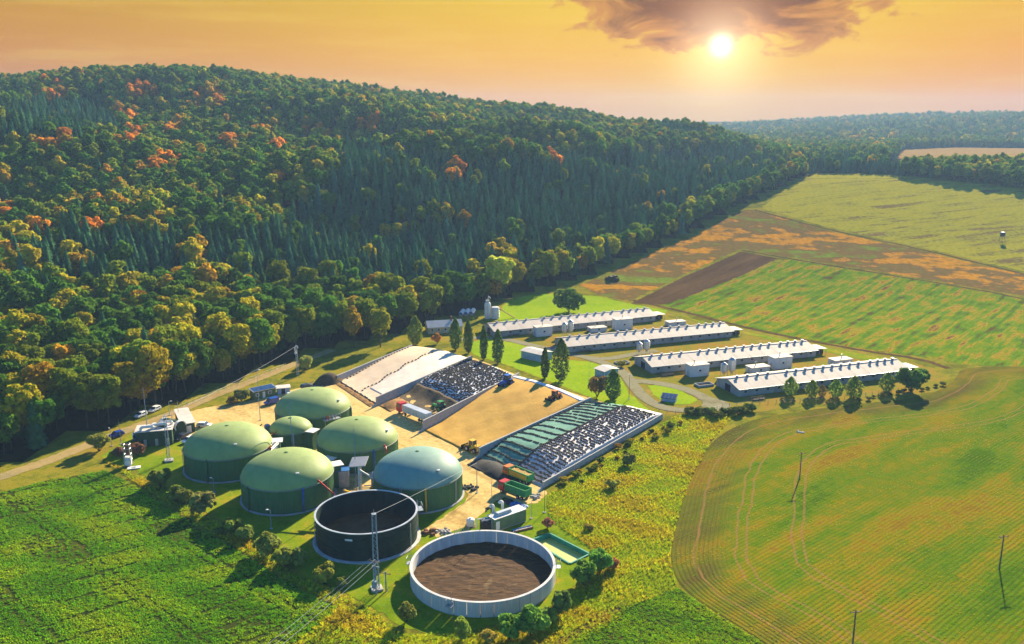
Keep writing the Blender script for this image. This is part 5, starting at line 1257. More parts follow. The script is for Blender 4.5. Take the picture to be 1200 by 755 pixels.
def barn(pl, pr, depth, label, wall_h=2.8, ridge_h=4.6):
    a, b = at(*pl), at(*pr); d = b - a; L = d.length; yaw = math.atan2(d.y, d.x)
    t = empty('barn', (a.x, a.y, 0.05), yaw, label, 'barn', 'long livestock barns')
    W_ = depth
    wl = MB().add([(0, 0, 0), (L, 0, 0), (L, W_, 0), (0, W_, 0), (0, 0, wall_h), (L, 0, wall_h), (L, W_, wall_h), (0, W_, wall_h), (0, W_ / 2, ridge_h - 0.12), (L, W_ / 2, ridge_h - 0.12)],
             [(0, 1, 5, 4), (2, 3, 7, 6), (0, 4, 8, 7, 3), (1, 2, 6, 9, 5)]).build('wall', M['barn_wall'], t)
    o = 0.7; s = (ridge_h - wall_h) / (W_ / 2); ze = wall_h - s * o
    rf = None
    for k, (y0, z0, y1, z1) in enumerate(((-o, ze, W_ / 2, ridge_h), (W_ / 2, ridge_h, W_ + o, ze))):
        n = 12; step = (L + 1.2) / n                     # the roof in bays
        e = 0.01 if k else 0.0
        rf_k = MB().add([(-0.6, y0, z0 + .02), (L + 0.6, y0, z0 + .02), (L + 0.6, y1 , z1 + .02), (-0.6, y1, z1 + .02), (-0.6, y0, z0 - .10), (L + 0.6, y0, z0 - .10), (L + 0.6, y1, z1 - .10), (-0.6, y1, z1 - .10)],
                     [(0, 1, 2, 3), (7, 6, 5, 4), (0, 4, 5, 1), (2, 6, 7, 3), (1, 5, 6, 2), (0, 3, 7, 4)]).build('roof', M['barn_roof'], t)
        rf = rf or rf_k
        nm = MB()
        for i in range(1, n): nm.add([(-0.6 + i * step - .05, y0, z0 + .05), (-0.6 + i * step + .05, y0, z0 + .05), (-0.6 + i * step + .05, y1, z1 + .05), (-0.6 + i * step - .05, y1, z1 + .05)], [(0, 1, 2, 3)])
        nm.build('roof_seam', M['barn_roof'], rf_k)
    MB().prism([(-0.62, 0), (L + 0.62, 0), (L + 0.62, 0.12), (-0.62, 0.12)], -0.35, 0.35).build('ridge_cap', M['barn_roof'], rf, (0, W_ / 2, ridge_h + 0.0))
    xs = [0.045 + 0.058 * i for i in range(4)] + [0.33 + 0.054 * i for i in range(9)] + [0.835 + 0.047 * i for i in range(4)]
    for x in xs: link('roof_vent', vent_m, rf, (x * L, W_ / 2 - 0.35, ridge_h + 0.1)).scale = (0.85, 0.85, 0.72)
    n = int(L / 4.4)
    for i in range(n): link('window', win_m, t, (2.5 + i * (L - 5) / (n - 1), -0.01, 1.25))
    MB().box(-0.06, 0.02, -1.6, 1.6, 0, 2.5).build('gable_door', M['dark_opening'], t, (-0.01, W_ * 0.5, 0))
    MB().tube((-0.5, -o - 0.08, ze + 0.0), (L + 0.5, -o - 0.08, ze - 0.05), 0.09, n=6).build('gutter', M['galv'], t)
    cn = empty('canopy', (0, 0, 0)); bpy.data.objects.remove(cn)
    sl = MB().prism([(0.7, 2.35), (6.6, 2.1), (6.6, 2.22), (0.7, 2.47)], W_ * 0.12, W_ * 0.6).build('end_canopy', M['barn_roof'], t, (L, 0, 0))
    for x, y in ((6.3, W_ * .15), (6.3, W_ * .57), (3.2, W_ * .15)): MB().tube((x, y, 0), (x, y, 2.15), 0.08, n=5).build('canopy_post', M['galv'], sl)
    MB().box(1.2, 5.6, W_ * .2, W_ * .5, 0.05, 1.5).build('feed_bin', M['black'], sl)
    return t, L, yaw
barn((580, 395.6), (768, 376.4), 14, 'long pale roofed barn nearest the pasture, farthest of four')
barn((666, 413.6), (858, 395), 14, 'long pale roofed barn, second from the pasture')
barn((764, 438), (956, 418), 14, 'long pale roofed barn, third from the pasture')
barn((866, 465.4), (1064, 441), 13.5, 'long pale roofed barn nearest the drilled field, beside the young trees')

def hut(x0, x1, yt, yb, label, chim=0.5, depth=4.0):
    p = at((x0 + x1) / 2, yb); sc = FPX / (p.y * math.cos(PITCH) + CAM_Z * math.sin(PITCH)); W_ = (x1 - x0) / sc * 0.92; Hh = max(1.8, ((yb - yt) / sc - depth * 0.28) / 0.95)
    t = empty('utility_hut', (p.x, p.y, 0.05), R(20), label, 'hut', 'white utility huts between the barns')
    MB().box(-W_ / 2, W_ / 2, 0, depth, 0, Hh).build('wall', M['hut_wall'], t)
    MB().box(-W_ / 2 - .2, W_ / 2 + .2, -0.2, depth + .2, Hh + 0.002, Hh + 0.2).build('roof', M['barn_roof'], t)
    MB().tube((W_ * (chim - .5), depth * .6, Hh + .2), (W_ * (chim - .5), depth * .6, Hh + 1.7), 0.16, n=7).build('chimney', M['galv'], t)
    MB().box(-0.4, 0.4, -0.04, 0.02, Hh * .45, Hh * .45 + 0.7).build('window', M['glass'], t, (0, -0.005, 0))
    MB().box(-0.04, 0.02, -0.5, 0.5, 0, min(2.0, Hh - .2)).build('door', M['galv'], t, (-W_ / 2, depth * .5, 0))
for a in [(627, 649, 381, 394.5, 'cubic white hut before the left end of the farthest barn'), (691, 713, 382, 389.5, 'low white hut before the middle of the farthest barn', .4), (720, 743.5, 372, 387, 'cubic white hut before the right half of the farthest barn'), (782, 806, 375, 382.5, 'low white hut beyond the end of the farthest barn', .6),
          (807, 833.5, 425, 441.5, 'cubic white hut before the left half of the third barn', .35), (878, 905, 427.5, 438, 'low white hut behind the ridge of the front barn', .4), (904, 931, 416, 432.5, 'cubic white hut before the right half of the third barn'), (975, 1002, 419, 429.5, 'low white hut beyond the end of the third barn', .6)]: hut(*a)

def feed_silo(x, yb, yt, dia, label):
    p = at(x, yb); sc = FPX / (p.y * math.cos(PITCH) + CAM_Z * math.sin(PITCH)); Hh = (yb - yt) / sc / 0.95; r_ = dia / 2
    t = empty('feed_silo', (p.x, p.y, 0.05), 0.3, label, 'silo', 'grey feed silos beside the barns')
    MB().lathe([(0.15, Hh * .14), (r_, Hh * .38), (r_, Hh * .86)], 20).build('hopper', M['steel'], t, smooth=False)
    MB().lathe([(r_ + .03, Hh * .86), (r_ * .25, Hh * .98), (0.01, Hh)], 20).build('lid', M['galv'], t)
    for k in range(4):
        a = math.pi / 4 + k * math.pi / 2; MB().tube((r_ * math.cos(a), r_ * math.sin(a), 0), (r_ * math.cos(a), r_ * math.sin(a), Hh * .5), 0.07, n=5).build('leg', M['galv'], t)
    for z in (.45, .6, .75): MB().lathe([(r_, Hh * z - .04), (r_ + .06, Hh * z), (r_, Hh * z + .04)], 20).build('hoop', M['galv'], t)
for a in [(661.5, 394, 378, 2.3, 'shorter of two feed silos before the farthest barn'), (668.5, 394, 375, 2.4, 'taller of two feed silos before the farthest barn'), (749, 415, 401, 2.2, 'squat feed bin before the middle of the second barn'), (757.5, 415, 398, 2.4, 'tall feed silo before the middle of the second barn'), (848, 441.5, 425, 2.4, 'squat feed bin before the middle of the third barn'), (857, 441.5, 419, 2.6, 'tall feed silo before the middle of the third barn')]: feed_silo(*a)

def gable_house(pl, pr, depth, wh, rh, name, label, cat, wm, rm, wins=0, chimney=False, door=True):
    a, b = at(*pl), at(*pr); d = b - a; L = d.length
    t = empty(name, (a.x, a.y, 0.05), math.atan2(d.y, d.x), label, cat)
    MB().add([(0, 0, 0), (L, 0, 0), (L, depth, 0), (0, depth, 0), (0, 0, wh), (L, 0, wh), (L, depth, wh), (0, depth, wh), (0, depth / 2, rh - .1), (L, depth / 2, rh - .1)], [(0, 1, 5, 4), (2, 3, 7, 6), (0, 4, 8, 7, 3), (1, 2, 6, 9, 5)]).build('wall', wm, t)
    s = (rh - wh) / (depth / 2)
    first = None
    for y0, z0, y1, z1 in ((-.4, wh - s * .4, depth / 2, rh), (depth / 2, rh, depth + .4, wh - s * .4)):
        q = MB().add([(-.4, y0, z0 + .04), (L + .4, y0, z0 + .04), (L + .4, y1, z1 + .04), (-.4, y1, z1 + .04), (-.4, y0, z0 - .06), (L + .4, y0, z0 - .06), (L + .4, y1, z1 - .06), (-.4, y1, z1 - .06)], [(0, 1, 2, 3), (7, 6, 5, 4), (0, 4, 5, 1), (2, 6, 7, 3), (1, 5, 6, 2), (0, 3, 7, 4)]).build('roof', rm, t)
        first = first or q
    for i in range(wins):
        x = L * (i + .6) / (wins + .2); wf = MB().box(-.55, .55, -.05, .02, 0, 1.2).build('window', M['white'], t, (x, -.005, wh * .38)); MB().box(-.42, .42, -.08, -.052, .12, 1.08).build('pane', M['glass'], wf)
    if chimney: MB().box(-.35, .35, -.35, .35, -.6, 1.6).build('chimney', M['brick'], first, (L * .72, depth * .45, rh))
    if door: MB().box(-.5, .5, -.05, .02, 0, 2.0).build('door', M['dark_opening'], t, (L * .9, -.01, 0))
    return t
M['yellow_wall'] = mat('yellowish_render', (0.55, 0.45, 0.26), (0.46, 0.37, 0.2), 0.5, 0.9)
M['shed_roof'] = mat('pale_sheet_roof', (0.58, 0.52, 0.46), (0.48, 0.43, 0.38), 0.4, 0.7)
gable_house((502, 392), (542, 389.5), 8, 3.0, 5.0, 'farmhouse', 'low farmhouse with pale roof, yellowish walls and brick chimney', 'house', M['yellow_wall'], M['shed_roof'], 5, True)
gable_house((610.7, 419.5), (634.5, 425), 6.5, 3.0, 3.6, 'storage_shed', 'blue grey shed with pale roof behind the slim poplar', 'shed', M['blue_shed'], M['shed_roof'], 0, door=False)
gable_house((697, 440.5), (708.5, 444.5), 6.5, 2.8, 3.4, 'storage_shed', 'small white shed beside the bushy dark tree', 'shed', M['blue_shed'], M['shed_roof'], 0, door=False)

def silo_tower():
    p = at(571.5, 373); t = empty('silo_tower', (p.x, p.y, h1(p.x, p.y)), 0, 'tall pale silo tower with machinery on top by the wood', 'silo')
    MB().lathe([(1.5, 0), (1.5, 6.6), (1.2, 7.4), (.4, 7.8), (.01, 7.85)], 20).build('shell', M['white'], t)
    MB().box(-.8, .8, -.8, .8, 7.6, 8.6).build('head_house', M['galv'], t); MB().path([(0, 0, 8.5), (.5, 0, 10.3), (1.4, 0, 9.4)], .18, 6).build('conveyor_spout', M['white'], t)
    ladder(t, 0, -1.65, R(-90), 0, 7)
    MB().path([(.3, .3, 8.6), (.3, .3, 11.0)], .07, 5).build('aerial', M['galv'], t)
    p = at(580.5, 373); t = empty('round_silo', (p.x, p.y, h1(p.x, p.y)), 0, 'squat grey round silo right of the tall silo tower', 'silo')
    MB().lathe([(1.9, 0), (1.9, 5.0), (1.7, 5.3), (.01, 5.6)], 20).build('shell', M['hut_wall'], t)
    for z in (1.2, 2.4, 3.6, 4.6): MB().lathe([(1.9, z - .06), (1.97, z), (1.9, z + .06)], 20).build('hoop', M['galv'], t)
    MB().add([(2.0, -.3, 4.8), (2.0, .3, 4.8), (9, .3, .2), (9, -.3, .2), (2.0, -.3, 4.4), (2.0, .3, 4.4), (9, .3, -.1), (9, -.3, -.1)], [(0, 1, 2, 3), (4, 7, 6, 5), (0, 3, 7, 4), (1, 5, 6, 2), (0, 4, 5, 1), (2, 6, 7, 3)]).build('conveyor', M['rust'], t)
    for k, (x, y) in enumerate(((540, 371), (546, 370.5), (552, 370))):
        p = at(x, y); t = empty('barrel_tank', (p.x, p.y, h1(p.x, p.y)), R(70), ('leftmost', 'middle', 'rightmost')[k] + ' of three tilted white barrel tanks behind the farmhouse', 'tank', 'tilted barrel tanks')
        MB().tube((0, 0, 1.2), (3.2, 0, 2.2), 1.1, n=16).build('drum', M['white'], t); MB().box(0, .4, -.9, .9, 0, 1.0).box(2.6, 3.0, -.9, .9, 0, 1.4).build('cradle', M['galv'], t); MB().tube((-.12, 0, 1.16), (0.02, 0, 1.21), .9, n=16).build('end_cap', M['blue_plastic'], t)
silo_tower()
def lean_shed():
    p = at(783, 471.5); t = empty('solar_shed', (p.x, p.y, .08), R(-22), 'low shed with dark panel roof on the grass island', 'shed')
    MB().box(-2.3, 2.3, 0, 2.6, 0, 1.2).build('wall', M['blue_shed'], t)
    r_ = MB().add([(-2.6, -.3, 1.25), (2.6, -.3, 1.25), (2.6, 3.0, 2.1), (-2.6, 3.0, 2.1), (-2.6, -.3, 1.15), (2.6, -.3, 1.15), (2.6, 3.0, 2.0), (-2.6, 3.0, 2.0)], [(0, 1, 2, 3), (7, 6, 5, 4), (0, 4, 5, 1), (2, 6, 7, 3), (1, 5, 6, 2), (0, 3, 7, 4)]).build('roof', M['black'], t)
    for i in range(4): MB().add([(-2.4 + i * 1.22, -.2, 1.30), (-1.3 + i * 1.22, -.2, 1.30), (-1.3 + i * 1.22, 2.9, 2.10), (-2.4 + i * 1.22, 2.9, 2.10)], [(0, 1, 2, 3)]).build('solar_panel', M['solar'], r_)
lean_shed()
for x, y, wd, lb in [(828, 453.5, 6.0, 'dark open manure pit between the third and front barns'), (731, 427.5, 5.0, 'dark open manure pit left of the third barn'), (647, 411, 5.0, 'dark open manure pit left of the second barn')]:
    p = at(x, y); t = empty('manure_pit', (p.x, p.y, .06), R(20), lb, 'pit', 'manure pits at the barn ends')
    for a in ((-wd / 2, wd / 2, 0, .2), (-wd / 2, wd / 2, 3.0, 3.2), (-wd / 2, -wd / 2 + .2, .2, 3.0), (wd / 2 - .2, wd / 2, .2, 3.0)): MB().box(a[0], a[1], a[2], a[3], 0, .7).build('kerb_wall', M['concrete'], t)
    MB().box(-wd / 2 + .2, wd / 2 - .2, .2, 3.0, 0, .12).build('manure', M['dark_silage'], t)
def rack(x, y, lb, yaw=20, L=5.0):
    p = at(x, y); t = empty('feed_rack', (p.x, p.y, .06), R(yaw), lb, 'rack', 'low feed racks in front of the barns')
    for z in (.35, .8): MB().box(-L / 2, L / 2, -.05, .05, z, z + .12).box(-L / 2, L / 2, 1.4, 1.5, z, z + .12).build('rail', M['wood'], t)
    for xx in (-L / 2 + .1, 0, L / 2 - .1):
        for yy in (0, 1.45): MB().box(xx - .06, xx + .06, yy - .051, yy + .051, 0, 1.0).build('post', M['wood'], t)
    MB().box(-L / 2 + .2, L / 2 - .2, .1, 1.35, .3, .36).build('slatted_floor', M['wood'], t)
for a in [(602, 394, 'low feed rack before the left end of the farthest barn'), (688, 413, 'low feed rack before the left end of the second barn'), (783, 441, 'low feed rack before the left end of the third barn'), (890, 469.5, 'dark low rack before the left end of the front barn')]: rack(*a)

def fence(line, n, label, hgt=1.2, rails=2, m='wood', r_=0.07):
    pts = [at(*p) for p in line]; seg = [(b - a).length for a, b in zip(pts[:-1], pts[1:])]; tot = sum(seg)
    t = empty('post_and_wire_fence', tuple(pts[0]), 0, label, 'fence')
    out = []
    for i in range(n):
        d = tot * i / (n - 1); k = 0
        while k < len(seg) - 1 and d > seg[k]: d -= seg[k]; k += 1
        out.append(pts[k].lerp(pts[k + 1], min(1, d / seg[k])) - pts[0])
    pm = MB().tube((0, 0, -.1), (0, 0, hgt), r_, n=5).mesh('post', M[m])
    for q in out: link('post', pm, t, q)
    for j in range(rails): MB().path([q + Vector((0, 0, hgt * (j + .9) / rails)) for q in out], .02, 3).build('wire', M['galv'], t)
fence([(846, 478), (880, 474), (930, 472), (1000, 466), (1060, 458)], 26, 'wooden post and wire fence before the front barn')
fence([(205, 482), (240, 467), (290, 448), (335, 430)], 20, 'wire fence along the forest track above the yard', 1.4, 2, 'galv')
fence([(772, 484), (800, 486), (828, 484), (846, 478)], 10, 'wooden fence below the farm road bend')
# ------------------------------------------------------------------ vehicles (x forward, y left, origin on the ground)
def place(name, pf, pr, label, cat, group=None, z=0.08):
    a, b = at(*pf), at(*pr); d = a - b; return empty(name, (b.x, b.y, z), math.atan2(d.y, d.x), label, cat, group), d.length
def wheels(t, xs, y, r_, wd, name='wheel'):
    wm = MB().wheel(0, 0, 0, r_, wd).mesh(name, M['tyre'], bevel=r_ * .08); hm = MB().wheel(0, 0, 0, r_ * .5, wd * 1.06).mesh('rim', M['steel'])
    for x in xs:
        for s in (-1, 1):
            o = link(name, wm, t, (x, s * y, r_)); link('rim', hm, o)
def cab(t, x0, x1, w_, z0, z1, m_, glass=True):
    c = MB().add([(x0, -w_, z0), (x1, -w_, z0), (x1, w_, z0), (x0, w_, z0), (x0, -w_, z1), (x1 - .25, -w_, z1), (x1 - .25, w_, z1), (x0, w_, z1), (x1 + .05, -w_, z0 + (z1 - z0) * .45), (x1 + .05, w_, z0 + (z1 - z0) * .45)],
             [(0, 1, 8, 5, 4), (2, 3, 7, 6, 9), (0, 4, 7, 3), (1, 2, 9, 8), (8, 9, 6, 5), (4, 5, 6, 7), (0, 3, 2, 1)]).build('cab', m_, t, bevel=.06)
    zc = z0 + (z1 - z0) * .5
    MB().add([(x1 + .065, -w_ * .88, zc), (x1 + .065, w_ * .88, zc), (x1 - .17, w_ * .88, z1 - .2), (x1 - .17, -w_ * .88, z1 - .2)], [(0, 1, 2, 3)]).build('windscreen', M['glass'], c)
    for s in (-1, 1): MB().box(x0 + .35, x1 - .35, s * w_ - .02, s * w_ + .02, zc, z1 - .25).build('side_window', M['glass'], c)
    for s in (-.7, .7): MB().box(x1 - .02, x1 + .05, s * w_ - .16, s * w_ + .16, z0 + .3, z0 + .5).build('headlight', M['white'], c)
    return c
def tipper(pf, pr, label, cabm, bodym, load, stripe=None):
    t, L = place('tipper_lorry', pf, pr, label, 'lorry', 'tipper lorries by the clamp wall')
    L = max(7.5, min(L, 10)); 
    MB().box(.2, L - .3, -.45, .45, .75, 1.0).build('chassis', M['black'], t)
    wheels(t, (1.2, 2.5, L - 1.3), 1.05, .52, .35)
    cab(t, L - 2.1, L, 1.2, .8, 3.0, cabm)
    b = MB().box(0, L - 2.4, -1.25, 1.25, 1.05, 1.2).build('body_floor', bodym, t)
    for s in (-1, 1): MB().box(0, L - 2.4, s * 1.25 - .06, s * 1.25 + .06, 1.2, 2.85).build('side_panel', bodym, t)
    MB().box(-.06, .06, -1.18, 1.18, 1.2, 2.85).build('tailgate', bodym, t); MB().box(L - 2.46, L - 2.34, -1.18, 1.18, 1.2, 3.0).build('headboard', bodym, t)
    rb = MB().box(-.05, .05, -.03, .03, 0, 1.62).mesh('side_rib', stripe or bodym); nr = 8
    for i in range(nr):
        for s in (-1, 1): link('side_rib', rb, t, (.3 + i * (L - 3.0) / (nr - 1), s * 1.34, 1.2))
    if stripe:
        for s in (-1, 1): MB().box(.25, L - 2.7, s * 1.325 - .012, s * 1.325 + .012, 1.45, 2.6).build('yellow_panel', stripe, t)
    for s in (-1, 1): MB().box(-.05, L - 2.35, s * 1.25 - .1, s * 1.25 + .1, 2.86, 2.96).build('top_rail', bodym, t)
    n = 10; vs = [(.07 + (L - 2.55) * i / n, -1.18 + 2.36 * j / 6, load[1] + .12 * math.sin(i * 1.7 + j) * math.sin(j * 1.3)) for i in range(n + 1) for j in range(7)]
    MB().add(vs, [(i * 7 + j, (i + 1) * 7 + j, (i + 1) * 7 + j + 1, i * 7 + j + 1) for i in range(n) for j in range(6)]).build('load', load[0], t, smooth=True)
tipper((592.5, 557), (622, 569), 'tipper lorry with orange cab and yellow striped green body', M['orange'], M['skip_green'], (M['grain'], 2.7), M['yellow'])
tipper((587, 575), (619, 587), 'tipper lorry with red cab and empty green body', M['red'], M['skip_green'], (M['black'], 1.45))
def artic():
    t, L = place('articulated_lorry', (468, 483), (503, 497), 'articulated lorry with red cab and long white trailer between clamp walls', 'lorry')
    L = max(13, min(L, 15.5))
    MB().box(.3, L - 1.0, -.4, .4, .8, 1.1).build('chassis', M['black'], t); wheels(t, (1.2, 2.4, 3.6, L - 4.6, L - 1.4), 1.05, .5, .4)
    cab(t, L - 2.3, L, 1.22, .7, 3.5, M['red'])
    tr = MB().frust(0, L - 3.2, -1.25, 1.25, 1.15, 3.3, (.1, .1, -.05, -.05)).build('trailer_body', M['white'], t, bevel=.05)
    MB().box(.1, L - 3.3, -1.2, 1.2, 3.305, 3.36).build('roll_cover', M['steel'], tr)
    for i in range(9):
        for s in (-1, 1): MB().box(-.05, .05, -.03, .03, 0, 1.9).build('side_rib', M['steel'], tr, (.6 + i * (L - 4.4) / 8, s * 1.33, 1.25))
artic()
def loader(pf, pr, z, label, colr):
    t, L = place('wheel_loader', pf, pr, label, 'loader', None, z)
    MB().frust(0, 2.6, -.85, .85, 1.0, 2.1, (.2, 0, .1, .1)).build('engine_hood', colr, t, bevel=.06); MB().box(2.3, 4.4, -.6, .6, .8, 1.5).build('front_frame', colr, t)
    wheels(t, (1.0, 3.9), 1.05, .78, .6)
    c = MB().frust(1.9, 3.5, -.75, .75, 1.5, 3.2, (.1, .15, .08, .08)).build('cab', M['glass'], t); MB().box(1.95, 3.45, -.78, .78, 3.2, 3.34).build('cab_roof', colr, c)
    for x, y in ((1.95, .72), (3.4, .72), (1.95, -.72), (3.4, -.72)): MB().box(x - .05, x + .05, y - .05, y + .05, 1.5, 3.2).build('cab_pillar', colr, c)
    for s in (-.5, .5): MB().path([(3.2, s, 1.7), (5.0, s, 1.5), (5.8, s, .6)], .13, 6).build('lift_arm', colr, t)
    MB().prism([(5.6, .15), (6.9, .05), (6.9, .15), (6.1, .45), (6.0, 1.35), (5.85, 1.4)], -1.4, 1.4).build('bucket', M['black'], t)
    MB().tube((.7, .5, 2.0), (.7, .5, 2.9), .07, n=6).build('exhaust_pipe', M['black'], t)
loader((551, 528), (562, 532), .08, 'yellow wheel loader at the end of the clamp wall', M['yellow'])
loader((646, 481), (656, 477), hC(.80, .62) + .02, 'orange wheel loader rolling the right side of the golden heap', M['orange'])
def tractor(pf, pr, z, label, colr, sc=1.0):
    t, L = place('tractor', pf, pr, label, 'tractor', None, z); t.scale = (sc, sc, sc)
    MB().frust(1.6, 4.0, -.45, .45, .9, 1.75, (0, .1, .05, .05)).build('hood', colr, t, bevel=.06)
    wr = MB().wheel(0, 0, 0, .92, .55).mesh('rear_wheel', M['tyre'], bevel=.07); wf = MB().wheel(0, 0, 0, .62, .42).mesh('front_wheel', M['tyre'], bevel=.05); rm = MB().wheel(0, 0, 0, .45, .58).mesh('rim', colr)
    for s in (-1, 1):
        o = link('rear_wheel', wr, t, (.6, s * .95, .92)); link('rim', rm, o)
        o = link('front_wheel', wf, t, (3.3, s * .85, .62)); MB().wheel(0, 0, 0, .3, .45).build('rim', colr, o)
        MB().box(-.2, 1.4, s * .95 - .32, s * .95 + .32, 1.88, 1.96).build('mudguard', colr, t)
    c = MB().frust(.1, 1.7, -.75, .75, 1.5, 2.9, (.1, .2, .1, .1)).build('cab', M['glass'], t); MB().box(.1, 1.65, -.72, .72, 2.9, 3.05).build('cab_roof', colr, c)
    MB().box(.2, 1.6, -.5, .5, .75, 1.5).build('rear_axle_housing', M['black'], t)
    MB().tube((2.4, .3, 1.7), (2.4, .3, 2.7), .06, n=6).build('exhaust_pipe', M['black'], t); MB().box(-.9, -.1, -1.1, 1.1, .5, 1.0).build('rear_weight', M['black'], t)
tractor((587, 464), (597, 460), hC(.18, .60) + .02, 'blue tractor rolling the left side of the golden heap', M['blue_machine'], 1.25)
tractor((512, 482), (519, 484), hB(.75, .26) + .3, 'bright green tractor behind the white trailer', M['green_paint'], 1.1)
def car(pf, pr, label, paint, van=False, L=4.4):
    t, _ = place('van' if van else 'car', pf, pr, label, 'van' if van else 'car')
    hgt = 1.95 if van else 1.5; w_ = .95 if van else .88
    poly = [(0, .35), (0, 1.0), (.15, hgt), (L - 1.7, hgt), (L - .85, 1.05), (L - .1, .9), (L, .35)] if van else [(0, .35), (.0, .85), (.5, hgt), (L * .58, hgt), (L * .76, .95), (L - .12, .8), (L, .35)]
    MB().prism(poly, -w_, w_).build('body', paint, t, bevel=.07)
    if van: gp = [(L - 1.62, hgt - .08), (L - .95, 1.08), (L - .90, 1.10), (L - 1.58, hgt - .04)]
    else: gp = [(L * .59, hgt - .05), (L * .75, .98), (L * .76, 1.0), (L * .60, hgt)]
    MB().prism([(x + .03, z + .02) for x, z in gp], -w_ * .88, w_ * .88).build('windscreen', M['glass'], t)
    x0, x1 = (L - 2.5, L - 1.6) if van else (.7, L * .57)
    for s in (-1, 1): MB().box(x0, x1, s * w_ - .015, s * w_ + .015, hgt * .66, hgt - .12).build('side_window', M['glass'], t)
    for s in (-.65, .65): MB().box(L - .14, L - .02, s - .14, s + .14, .62, .76).build('headlight', M['white'], t)
    wheels(t, (.85, L - .85), w_ - .08, .33, .24)
car((314, 474.5), (326, 471.5), 'blue van parked beside the green site cabin', M['blue_car'], True, 4.8)
car((347, 466), (337, 468), 'white van partly hidden behind the rear dome', M['white_car'], True, 4.8)
car((216, 520.5), (229, 515), 'white car parked beside the leftmost digester', M['white_car'], False, 4.6)
car((209, 516.5), (219, 512), 'dark car parked behind the white car near the sheds', M['dark_car'], False, 4.4)
car((240, 500.5), (231, 500.5), 'pale car parked at the end of the low shed', M['white_car'], False, 4.3)
car((161, 490.5), (171, 486), 'pale blue car in the shade of the wood, left of two', M['white_car'], False, 4.3)
car((176, 484.5), (187, 479.5), 'pale blue car in the shade of the wood, right of two', M['white_car'], False, 4.3)
car((134, 512.5), (145, 509.5), 'blue car parked by the forest track', M['blue_car'], False, 4.2)
car((361, 454.5), (353, 456.5), 'dark car parked above the rear dome', M['dark_car'], False, 4.2)

# ------------------------------------------------------------------ cabins, containers, small plant
def cabin():
    a, b = at(298, 469), at(323.5, 463.5); d = b - a; L = d.length
    t = empty('site_cabin', (a.x, a.y, .08), math.atan2(d.y, d.x), 'green site cabin with a solar panel roof beside the blue van', 'cabin')
    M['cabin_green'] = mat('green_cabin_paint', (0.12, 0.17, 0.06), (0.09, 0.13, 0.05), .5, .6)
    MB().box(0, L, 0, 3.0, 0, 2.8).build('wall', M['cabin_green'], t); r_ = MB().add([(-.3, -.3, 2.75), (L + .3, -.3, 2.75), (L + .3, 3.3, 3.25), (-.3, 3.3, 3.25), (-.3, -.3, 2.6), (L + .3, -.3, 2.6), (L + .3, 3.3, 3.1), (-.3, 3.3, 3.1)], [(0, 1, 2, 3), (7, 6, 5, 4), (0, 4, 5, 1), (2, 6, 7, 3), (1, 5, 6, 2), (0, 3, 7, 4)]).build('roof', M['galv'], t)
    for i in range(5): MB().add([(.1 + i * L / 5, -.15, 2.82), ((i + 1) * L / 5 - .05, -.15, 2.82), ((i + 1) * L / 5 - .05, 3.1, 3.27), (.1 + i * L / 5, 3.1, 3.27)], [(0, 1, 2, 3)]).build('solar_panel', M['solar'], r_)
    for x in (.16, .72): w_ = MB().box(-.6, .6, -.06, .02, .9, 2.0).build('window', M['white'], t, (L * x, -.01, 0)); MB().box(-.4, .4, -.09, -.062, 1.05, 1.85).build('pane', M['glass'], w_)
    MB().box(-.45, .45, -.05, .02, 0, 2.1).build('door', M['white'], t, (L * .45, -.01, 0))
    a = at(325, 463); t = empty('small_shed', (a.x, a.y, .08), R(18), 'small shed with pale flat roof right of the site cabin', 'shed')
    MB().box(0, 4.2, 0, 3.4, 0, 2.1).build('wall', M['blue_shed'], t); MB().box(-.3, 4.5, -.3, 3.7, 2.105, 2.25).build('roof', M['shed_roof'], t); MB().box(1.4, 2.6, -.05, .02, 0, 1.9).build('door', M['dark_opening'], t, (0, -.01, 0))
cabin()
